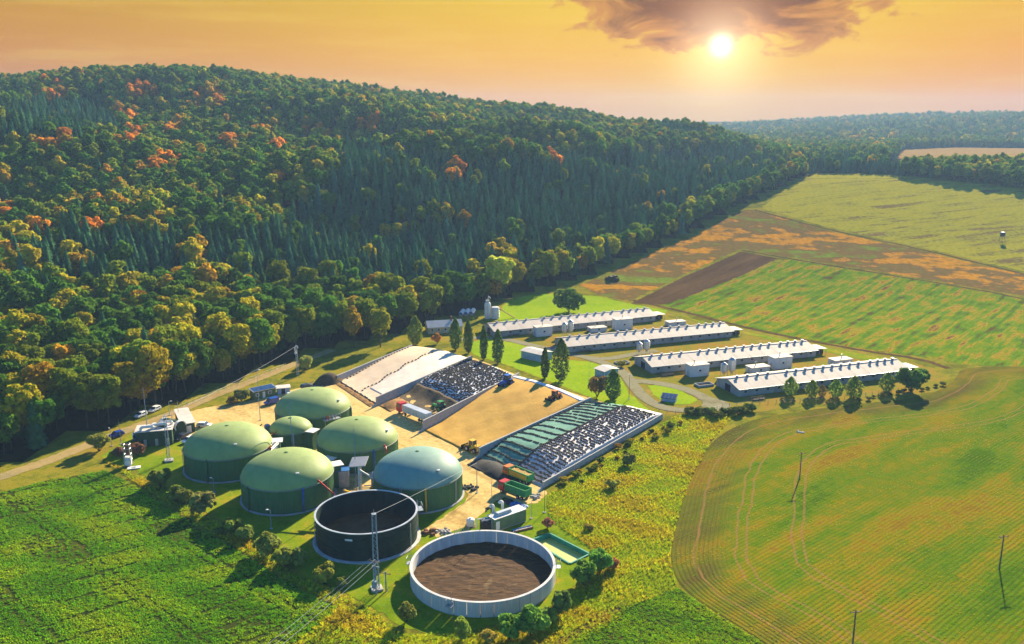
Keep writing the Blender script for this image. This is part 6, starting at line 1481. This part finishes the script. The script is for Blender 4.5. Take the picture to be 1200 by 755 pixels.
def chp():
    a, b = at(580, 624.5), at(616.5, 611.5); d = b - a; L = d.length
    t = empty('engine_container', (a.x, a.y, .08), math.atan2(d.y, d.x), 'green engine container with white exhaust elbows on its roof', 'container')
    M['cont_green'] = mat('container_green', (0.13, 0.20, 0.10), (0.10, 0.16, 0.08), .5, .6)
    MB().box(0, L, 0, 2.8, .2, 3.0).build('shell', M['cont_green'], t); MB().box(-.1, L + .1, -.1, 2.9, 3.005, 3.12).build('roof', M['white'], t)
    rb = MB().box(-.04, .04, -.035, .0, .25, 2.95).mesh('corrugation', M['cont_green'])
    for i in range(16): link('corrugation', rb, t, (.25 + i * (L - .5) / 15, -.002, 0))
    MB().frust(1.2, L * .62, .7, 2.1, 3.12, 3.8, (.3, .3, .2, .2)).build('air_duct', M['galv'], t, bevel=.05)
    for x, y in ((L * .28, 3.9), (L * .60, 4.2)):
        pts = [(x, y, 0.1), (x, y, 4.0)] + [(x - .55 + .55 * math.cos(q), y, 4.0 + .55 * math.sin(q)) for q in np.linspace(.3, math.pi * .85, 6)]
        MB().path(pts, .34, 10).build('exhaust_elbow', M['white'], t, smooth=False)
    MB().box(.3, 1.3, -.05, .02, .3, 2.4).build('door', M['white'], t, (0, -.04, 0)); MB().box(0, L, -.01, 2.81, .06, .2).build('plinth', M['concrete'], t)
    p = at(572.5, 623); t = empty('black_tank_box', (p.x, p.y, .08), R(25), 'black cooling unit with white pipes left of the green container', 'machine')
    MB().box(-1.3, 1.3, 0, 2.0, 0, 2.3).build('casing', M['black'], t, bevel=.05); MB().lathe([(.7, 2.3), (.7, 2.5), (.55, 2.5), (.55, 2.3)], 16, (0, 1.0), True).build('fan_ring', M['galv'], t)
    MB().path([(-1.3, .5, 2.6), (1.6, .6, 2.6), (1.6, .6, .4)], .13, 6).build('pipe', M['white'], t); MB().path([(-2.2, 1.2, .6), (-2.2, 1.2, 2.8), (.4, 1.2, 2.8)], .11, 6).build('pipe', M['white'], t)
    p = at(551.5, 616.5); t = empty('round_water_tank', (p.x, p.y, .08), 0, 'small white round tank left of the black cooling unit', 'tank')
    MB().lathe([(0.9, 0), (0.95, .2), (.95, 1.5), (.7, 1.75), (.25, 1.85), (.25, 1.98), (.01, 2.0)], 20).build('shell', M['white'], t); MB().box(-1.1, 1.1, -1.1, 1.1, -.02, .1).build('pallet', M['wood'], t)
    for k, (x, y, m_, lb) in enumerate([(600, 622.5, 'blue_plastic', 'long blue pipe lying before the green container'), (604, 623, 'white', 'long white pipe lying before the green container'), (608, 622.5, 'rust', 'long rusty pipe lying before the green container')]):
        p = at(x, y); t = MB().tube((0, 0, .16), (4.6, 0, .16), .16, n=8).tube((4.5, 0, .16), (4.75, 0, .16), .22, n=8).build('loose_pipe', M[m_], None, (p.x - .5 * k, p.y - .45 * k, .08), R(28)); tag(t, lb, 'pipe', 'loose pipes by the container')
    for k, (x, y, m_, lb) in enumerate([(604, 592, 'blue_plastic', 'crumpled blue tarpaulin between lorry and container'), (612, 595, 'blue_plastic', 'small blue tarpaulin bundle near the container corner'), (597, 589, 'black', 'black tarpaulin heap beside the green tipper')]):
        p = at(x, y); q = [(i, j) for i in range(9) for j in range(9)]; vs = [((i - 4) * .35, (j - 4) * .28, max(.02, .7 * (1 - ((i - 4) ** 2 + (j - 4) ** 2) / 22) + .16 * math.sin(i * 2.1 + k) * math.sin(j * 1.7 + k))) for i, j in q]
        o = MB().add(vs, [(i * 9 + j, (i + 1) * 9 + j, (i + 1) * 9 + j + 1, i * 9 + j + 1) for i in range(8) for j in range(8)]).build('tarpaulin', M[m_], None, (p.x, p.y, .07), k); tag(o, lb, 'tarpaulin', 'tarpaulins by the lorries')
chp()
def gas_sheds():
    M['dark_green'] = mat('dark_green_sheet', (0.035, 0.075, 0.04), (0.028, 0.06, 0.034), .5, .6)
    p = at(193, 522); t = empty('gas_shed', (p.x, p.y, .08), R(15), 'dark green machine shed with white ducts beside the lattice mast', 'shed')
    MB().box(-7.5, 2.2, 0, 6.0, 0, 4.3).build('wall', M['dark_green'], t); MB().box(-7.7, 2.4, -.2, 6.2, 4.305, 4.5).build('roof', M['shed_roof'], t)
    for x, y, L_ in ((-6.0, 1.2, 3.2), (-3.0, 2.6, 3.6), (-1.2, 4.3, 3.0)): MB().path([(x, y, 4.5), (x, y, 5.4), (x + L_, y + .3, 5.4), (x + L_, y + .3, 4.5)], .42, 9).build('roof_duct', M['white'], t)
    for x in (-5, -2, 1): MB().box(-.4, .4, -.05, .02, 0, 2.1).build('door', M['galv'], t, (x, -.01, 0))
    for k, (x, y) in enumerate(((200, 519), (212, 512))):
        p = at(x, y); t = empty('gas_holder', (p.x, p.y, .08), R(62), ('left' if k == 0 else 'right') + ' of two dark green barrel roofed gas units with white ends', 'tank', 'barrel roofed gas units')
        n = 16; prof = [(-2.1, 0), (-2.1, 2.6)] + [(-2.1 * math.cos(q), 2.6 + 2.1 * math.sin(q)) for q in np.linspace(.15, math.pi - .15, n)] + [(2.1, 2.6), (2.1, 0)]
        # barrel runs along local y
        MB().prism(prof, 0, 6.5).build('shell', M['dark_green'], t)
        MB().prism([(x_ * 1.05, z_ + .06) for x_, z_ in prof[2:-2]] + [(x_ * .93, z_ - .05) for x_, z_ in prof[2:-2]][::-1], -.25, .7).build('white_end_hoop', M['white'], t)
        MB().prism([(x_ * 1.05, z_ + .06) for x_, z_ in prof[2:-2]] + [(x_ * .93, z_ - .05) for x_, z_ in prof[2:-2]][::-1], 5.9, 6.7).build('white_end_hoop', M['white'], t)
        MB().tube((0, 3, 4.6), (0, 3, 6.2), .12, n=6).build('vent_pipe', M['galv'], t)
    p = at(229, 506.5); t = empty('low_shed', (p.x, p.y, .08), R(118), 'long low shed with sandy flat roof behind the parked cars', 'shed')
    MB().box(0, 15, 0, 3.6, 0, 2.9).build('wall', M['dark_green'], t); MB().box(-.3, 15.2, -.3, 3.9, 2.905, 3.08).build('roof', M['shed_roof'], t); MB().box(-.05, .02, 1.0, 2.4, 0, 2.2).build('door', M['white'], t, (-.01, 0, 0))
    p = at(156, 517.5); t = empty('blue_container', (p.x, p.y, .08), R(22), 'open blue container left of the machine shed', 'container')
    MB().box(0, 5.0, 0, 2.2, 0.1, .25).build('floor', M['blue_plastic'], t)
    for a in ((0, 5, 0, .1), (0, 5, 2.1, 2.2), (0, .1, .1, 2.1), (4.9, 5, .1, 2.1)): MB().box(*a, .25, 1.9).build('side_panel', M['blue_plastic'], t)
    MB().box(.1, 4.9, .1, 2.1, .26, 1.4).build('load', M['grain'], t)
    p = at(157, 549); t = empty('concrete_slab', (p.x, p.y, .06), R(20), 'white concrete slab on the lawn below the frame tower', 'slab'); MB().box(-1.6, 1.6, -.9, .9, 0, .25).build('slab', M['white'], t, bevel=.03); MB().box(-.5, .5, -.4, .4, .25, .32).build('hatch', M['galv'], t)
    p = at(402, 572); t = empty('pump_station', (p.x, p.y, .06), R(10), 'grey pump station box with blue top between the domes', 'machine')
    MB().box(-1.6, 1.6, 0, 2.6, 0, 4.4).build('casing', M['concrete'], t); MB().box(-1.75, 1.75, -.15, 2.75, 4.405, 4.55).build('roof', M['blue_plastic'], t); MB().box(-.5, .5, -.05, .02, 0, 2.0).build('door', M['galv'], t, (0, -.01, 0))
    p = at(412, 583); t = empty('yellow_gas_pipe', (p.x, p.y, .1), R(-35), 'fat yellow gas pipe lying before the pump station', 'pipe'); MB().tube((-2.4, 0, .7), (2.4, 0, .7), .6, n=12).build('pipe', M['yellow'], t, smooth=True)
    for x in (-1.6, 1.6): MB().box(x - .2, x + .2, -.5, .5, 0, .3).build('saddle', M['concrete'], t)
    for x in (-2.45, 2.45): MB().tube((x - .08, 0, .7), (x + .08, 0, .7), .75, n=12).build('flange', M['galv'], t)
    p = at(422, 583); t = empty('feeder_tower', (p.x, p.y, .06), 0, 'steel feeder mast with a tilted square tray between the domes', 'tower')
    MB().tube((0, 0, 0), (0, 0, 8.6), .28, n=8).build('post', M['white'], t); MB().add([(-2.2, -1.6, 8.6), (1.8, -1.6, 8.9), (2.2, 1.8, 10.0), (-1.8, 1.8, 9.7), (-2.2, -1.6, 8.4), (1.8, -1.6, 8.7), (2.2, 1.8, 9.8), (-1.8, 1.8, 9.5)], [(0, 1, 2, 3), (7, 6, 5, 4), (0, 4, 5, 1), (2, 6, 7, 3), (1, 5, 6, 2), (0, 3, 7, 4)]).build('tray', M['shed_roof'], t)
    MB().path([(0, 0, 7.2), (3.4, .6, 4.6), (3.4, .6, 3.4)], .22, 7).build('chute', M['white'], t); MB().path([(.2, 1.5, 0), (.2, 1.5, 9.2)], .12, 6).build('rear_post', M['galv'], t)
    MB().box(2.6, 5.4, 1.2, 3.8, 0, 5.2).build('hopper', M['galv'], t, bevel=.08)
    p = at(436, 583); t = empty('yellow_valve', (p.x, p.y, .06), .3, 'small yellow valve cabinet beside the teal dome', 'machine'); MB().box(-.5, .5, -.4, .4, 0, 2.6).build('casing', M['yellow'], t, bevel=.04); MB().path([(0, 0, 2.5), (0, 0, 3.1), (-1.8, .3, 3.1)], .12, 6).build('pipe', M['galv'], t)
    # pumps and pipes heaped between the left domes
    p = at(312, 512); t = empty('pump_set', (p.x, p.y, .06), R(30), 'tangle of pumps and pipes between the left and rear domes', 'machine')
    for k, (a, b, m_) in enumerate([((-3, 0, .8), (3, 0, .8), 'galv'), ((-3, .8, 1.6), (3, .8, 1.6), 'black'), ((-2, 0, 0), (-2, 0, 3), 'galv'), ((0, 0, 0), (0, .5, 2.6), 'galv'), ((2, 0, 0), (2, 0, 3.2), 'rust'), ((2, .8, 1), (4.5, 2, 3), 'orange'), ((-3, .5, 2.2), (-.5, 2.2, 3.2), 'rust')]): MB().tube(a, b, .16, n=7).build('pipe', M[m_], t)
    MB().box(-3.4, -1.2, 1.2, 3.0, 0, 1.8).build('pump_casing', M['black'], t, bevel=.05); MB().lathe([(.9, 0), (.9, 2.6), (.3, 3.0), (.01, 3.0)], 14, (1, 2.2)).build('separator', M['galv'], t); MB().box(1.8, 3.2, 1.4, 2.6, 0, 1.2).build('valve_box', M['green_paint'], t)
gas_sheds()
def rubble(x, y, s, lb, n=22, m_='rust', spread=2.2):
    p = at(x, y); mb = MB(); r = random.Random(int(x * 7 + y))
    for k in range(n):
        a, d, q = r.uniform(0, 6.28), r.uniform(0, spread), r.uniform(.25, .7) * s; cx_, cy_ = d * math.cos(a), d * math.sin(a) * .7
        mb.frust(cx_ - q, cx_ + q, cy_ - q * .7, cy_ + q * .7, 0, q * r.uniform(.6, 1.4), (q * .3, q * .25, q * .2, q * .3))
    tag(mb.build('rubble_heap', M[m_], None, (p.x, p.y, h1(p.x, p.y) + .05), r.uniform(0, 3), bevel=.03), lb, 'heap', kind='stuff')
rubble(551, 572, .8, 'dark rubble heap at the foot of the teal dome', 26, 'black', 2.6)
rubble(505, 624, .8, 'rusty scrap at the lower end of the lorry road', 22, 'rust', 2.2)
rubble(519, 623, .7, 'stones strewn at the end of the lorry road', 20, 'concrete', 2.4)
rubble(717, 328, 3.2, 'dark manure heap on the stubble by the wood', 14, 'dark_silage', 4.0)
rubble(938, 507, .5, 'small stone heap in the drilled field', 14, 'concrete_pale', 1.4)
rubble(628, 583, .7, 'rubble beside the green tipper', 18, 'concrete', 2.0)
rubble(573, 597, .6, 'dark stones on the verge above the container', 12, 'black', 1.8)
rubble(364, 453, .8, 'pile of blue and dark scrap above the rear dome', 14, 'blue_plastic', 1.8)
p = at(385, 448); o = MB().add([(x, y, max(0, 3.4 * (1 - (x * x / 30 + y * y / 16))) + .15 * math.sin(x * 3) * math.sin(y * 3)) for x in np.linspace(-6, 6, 17) for y in np.linspace(-4.4, 4.4, 13)], [(i * 13 + j, (i + 1) * 13 + j, (i + 1) * 13 + j + 1, i * 13 + j + 1) for i in range(16) for j in range(12)]).build('spoil_heap', M['dark_silage'], None, (p.x, p.y, 0.0), R(40), smooth=True)
tag(o, 'dark mound at the left end of the cream clamp wall', 'heap')

# ------------------------------------------------------------------ masts, poles and wires
def top_of(base, top):
    B = at(*base); d = pix_dir(*top); t = B.y / d.y; return B, CAM_Z + d.z * t - B.z
def lattice(base, top, w0, label, plinth=True, m_='pole_blue', dishes=False, w1=None):
    B, Hh = top_of(base, top); w1 = w1 or w0 * .75
    t = empty('lattice_mast', (B.x, B.y, B.z + .06), R(20), label, 'mast', 'lattice masts')
    for sx, sy in ((-1, -1), (1, -1), (1, 1), (-1, 1)): MB().tube((sx * w0 / 2, sy * w0 / 2, .3), (sx * w1 / 2, sy * w1 / 2, Hh), .07, n=5).build('leg', M[m_], t)
    n = max(5, int(Hh / (w0 * 1.1))); mb = MB()
    for k in range(n):
        z0, z1 = .3 + (Hh - .3) * k / n, .3 + (Hh - .3) * (k + 1) / n; a, b = (w0 + (w1 - w0) * k / n) / 2, (w0 + (w1 - w0) * (k + 1) / n) / 2; s = 1 if k % 2 else -1
        for c0, c1 in (((-s, -1), (s, -1)), ((1, -s), (1, s)), ((s, 1), (-s, 1)), ((-1, s), (-1, -s))): mb.tube((c0[0] * a, c0[1] * a, z0), (c1[0] * b, c1[1] * b, z1), .04, n=4)
    mb.build('bracing', M[m_], t)
    if plinth: MB().box(-1.1, 1.1, -1.1, 1.1, 0, .4).build('plinth', M['concrete'], t, bevel=.03)
    MB().tube((0, 0, Hh), (0, 0, Hh + 1.0), .05, n=5).build('tip_rod', M['galv'], t)
    MB().box(-w1 * .6, w1 * .6, -w1 * .6, w1 * .6, Hh, Hh + .1).build('head_plate', M['galv'], t)
    if dishes:
        for z, a in ((Hh - .4, 0), (Hh - 1.6, 2.0), (Hh - 2.4, 4.0), (Hh - .9, 3.2)):
            MB().tube((w1 * .6 * math.cos(a), w1 * .6 * math.sin(a), z), ((w1 * .6 + .35) * math.cos(a), (w1 * .6 + .35) * math.sin(a), z), .45, .5, 12).build('dish', M['white'], t)
    return B + Vector((0, 0, Hh + .1))
m1 = lattice((441.5, 691), (437.5, 603), .95, 'tall blue grey lattice mast beside the dark open tank')
m2 = lattice((198, 540.5), (192.5, 488), .8, 'slim lattice mast before the machine sheds')
m3 = lattice((349, 441), (345, 406), .7, 'lattice mast with round white dishes at the wood edge', False, 'galv', True)
def frame_tower():
    B, Hh = top_of((151, 546), (149, 521)); t = empty('frame_tower', (B.x, B.y, .06), R(10), 'short wire frame tower with white equipment on the lawn', 'tower')
    for sx, sy in ((-1, -1), (1, -1), (1, 1), (-1, 1)): MB().tube((sx * .9, sy * .9, 0), (sx * .7, sy * .7, Hh), .09, n=5).build('leg', M['galv'], t)
    for z in (.3, .55, .8, 1.0):
        w_ = .9 - .2 * z; MB().path([(-w_, -w_, Hh * z), (w_, -w_, Hh * z), (w_, w_, Hh * z), (-w_, w_, Hh * z), (-w_, -w_, Hh * z)], .06, 4).build('ring_beam', M['galv'], t)
    MB().box(-.75, .75, -.75, .75, .2, Hh * .42).build('equipment_box', M['white'], t); MB().tube((0, 0, Hh * .5), (0, 0, Hh * .98), .5, n=10).build('flare_burner', M['rust'], t)
frame_tower()
def post(base, top, label, kind='lamp', r_=.09, m_='pole_blue'):
    B, Hh = top_of(base, top); nm = {'lamp': 'lamp_post', 'rod': 'lightning_rod'}[kind]
    t = empty(nm, (B.x, B.y, B.z + .05), rnd.uniform(0, 6), label, 'lamp post' if kind == 'lamp' else 'pole', 'lamp posts of the plant' if kind == 'lamp' else 'lightning rods of the plant')
    MB().tube((0, 0, 0), (0, 0, Hh), r_ * 1.3, r_ * .6, 7).build('pole', M[m_], t); MB().box(-.3, .3, -.3, .3, 0, .15).build('foot', M['concrete'], t)
    if kind == 'lamp': MB().path([(0, 0, Hh - .05), (.5, 0, Hh + .1)], .06, 5).build('arm', M[m_], t); MB().frust(.35, 1.0, -.18, .18, Hh, Hh + .16, (.1, .1, .05, .05)).build('lamp_head', M['white'], t)
    else: MB().tube((0, 0, Hh), (0, 0, Hh + .8), r_ * .3, n=4).build('tip', M[m_], t)
    return B + Vector((0, 0, Hh))
post((251, 577.5), (251, 561), 'short lamp post before the leftmost digester'); post((318, 620), (317, 598), 'short lamp post before the front digester')
post((305, 493), (299, 434), 'tall slim lamp post beside the yard, nearest the site cabin', m_='galv'); post((174, 518), (168, 456), 'tall slim pole left of the machine shed', 'rod', .11)
post((343, 534), (336.5, 469), 'tall lightning rod rising before the small dome', 'rod', .1); post((418, 581), (412.5, 503), 'tall lightning rod rising before the middle dome', 'rod', .1)
post((576.5, 624), (576.5, 565), 'slim lightning rod beside the engine container', 'rod', .07); r1 = post((559, 578), (557.5, 547), 'slim pole on the verge of the lorry road', 'rod', .1)
post((622.5, 608), (622, 588), 'short pole right of the engine container', 'rod', .08, 'galv'); post((131, 523), (130, 503), 'lamp post by the forest track', m_='galv')
post((199, 487), (199, 471), 'lamp post behind the machine shed', m_='galv'); post((638, 601), (638, 572), 'slim pole at the end of the low clamp wall', 'rod', .07, 'wood'); post((737, 468), (737, 440), 'lamp post on the bright farm lawn', m_='wood'); post((690, 455), (691, 425), 'slim pole on the farm lawn', 'rod', .05, 'galv')
post((142, 521), (141, 495), 'slim pole left of the blue container', 'rod', .07, 'galv'); post((210, 495), (208, 472), 'slim pole beside the low shed roof', 'rod', .08, 'galv')
def utility_pole(base, top, label, m_='wood', yaw=40, transformer=False, loc=None):
    B, Hh = top_of(base, top); t = empty('utility_pole', (B.x, B.y, B.z + .03), R(yaw), label, 'pole', 'power line poles')
    MB().tube((0, 0, -.2), (0, 0, Hh), .17, .11, 8).build('pole', M[m_], t); c = MB().box(-1.1, 1.1, -.07, .07, Hh - .5, Hh - .36).build('crossarm', M['wood'], t)
    for x in (-1, 0, 1): MB().lathe([(.04, 0), (.06, .08), (.04, .14), (.06, .2), (.01, .25)], 6).build('insulator', M['rust'], c, (x, 0, Hh - .36))
    if transformer:
        MB().box(-.45, .45, -.9, -.2, 2.0, 3.3).build('transformer', M['pole_blue'], t, bevel=.05); MB().box(-.5, .5, -.95, -.15, 1.86, 1.99).build('bracket', M['galv'], t)
        c2 = MB().box(-.8, .8, .1, .22, Hh - 1.6, Hh - 1.48).build('crossarm', M['galv'], t)
    q = t.matrix_basis; return [q @ Vector((x, 0, Hh)) for x in (-1, 0, 1)], B, Hh
tp, tB, tH = utility_pole((441, 697.5), (438.5, 656), 'transformer pole with crossarms and wires beside the tall lattice mast', 'pole_blue', -20, True)
utility_pole((452.5, 693.5), (452, 670), 'short second pole right of the transformer pole', 'pole_blue', -20)
utility_pole((937, 561), (940, 530), 'wooden power pole in the middle of the drilled field', 'wood', 10); utility_pole((1171, 667), (1177, 627), 'wooden power pole at the right edge of the drilled field', 'wood', 10); utility_pole((999, 757), (1002, 715), 'wooden power pole at the bottom of the drilled field', 'wood', 10)
def wire(a, b, sag, label, r_=.03):
    pts = [a.lerp(b, i / 14) - Vector((0, 0, sag * 4 * (i / 14) * (1 - i / 14))) for i in range(15)]
    o = MB().path([p - a for p in pts], r_, 5).build('overhead_wire', M['steel'], None, tuple(a)); return tag(o, label, 'wire', 'overhead wires')
d_ = pix_dir(326, 750); tt_ = (tB.z + tH - CAM_Z - 2.0) / d_.z; far_ = Vector((d_.x * tt_, d_.y * tt_, tB.z + tH - 2.0)); dirw = (far_ - tp[1]); 
for k, lb in enumerate(('leftmost of three power lines running to the bottom edge', 'middle of three power lines running to the bottom edge', 'rightmost of three power lines running to the bottom edge')):
    wire(tp[k], tp[k] + dirw * 2.2 + Vector(((k - 1) * .3, 0, 1.0)), .8, lb)
wire(m1, r1 + Vector((0, 0, 1)), .25, 'steel cable from the tall lattice mast across the teal dome', .03)
wire(m3, m2, .9, 'cable sagging from the dish mast to the slim mast', .035)
def hide():
    B = at(1174, 283.5); t = empty('hunting_hide', (B.x, B.y, B.z), R(15), 'small dark hunting hide on stilts in the hill field', 'hide'); t.scale = (.8, .8, .75)
    MB().box(-1.3, 1.3, -1.3, 1.3, 4.6, 7.6).build('cabin', M['dark_car'], t); MB().frust(-1.7, 1.7, -1.7, 1.7, 7.62, 8.4, (.5, .5, .5, .5)).build('roof', M['pole_blue'], t)
    for sx, sy in ((-1, -1), (1, -1), (1, 1), (-1, 1)): MB().tube((sx * 1.7, sy * 1.7, -.3), (sx * 1.0, sy * 1.0, 4.6), .16, n=6).build('leg', M['wood'], t)
    MB().box(-.8, .8, -1.34, -1.28, 6.0, 6.8).build('window', M['glass'], t, (0, -.02, 0)); ladder(t, 0, -1.6, R(-90), 0, 4.6)
hide()

# ------------------------------------------------------------------ the air
hz = MB().box(-3200, 3600, -120, 3400, -1.5, max(176.0, float((Z + 21 * sc_).max()) + 2.0)).build('haze', M['white'])
hz.data.materials.clear()
hm = bpy.data.materials.new('haze_air'); hm.use_nodes = True
ht = NT(hm.node_tree); ht.n.clear()
ho = ht.new('ShaderNodeOutputMaterial'); pv = ht.new('ShaderNodeVolumePrincipled', {'Color': (0.32, 0.50, 0.80, 1.0), 'Density': 0.00013, 'Anisotropy': 0.15})
ht.l.new(pv.outputs[0], ho.inputs['Volume'])
hm.cycles.volume_sampling = 'DISTANCE'
hz.data.materials.append(hm)
tag(hz, 'thin evening haze over the valley', 'haze', kind='stuff')
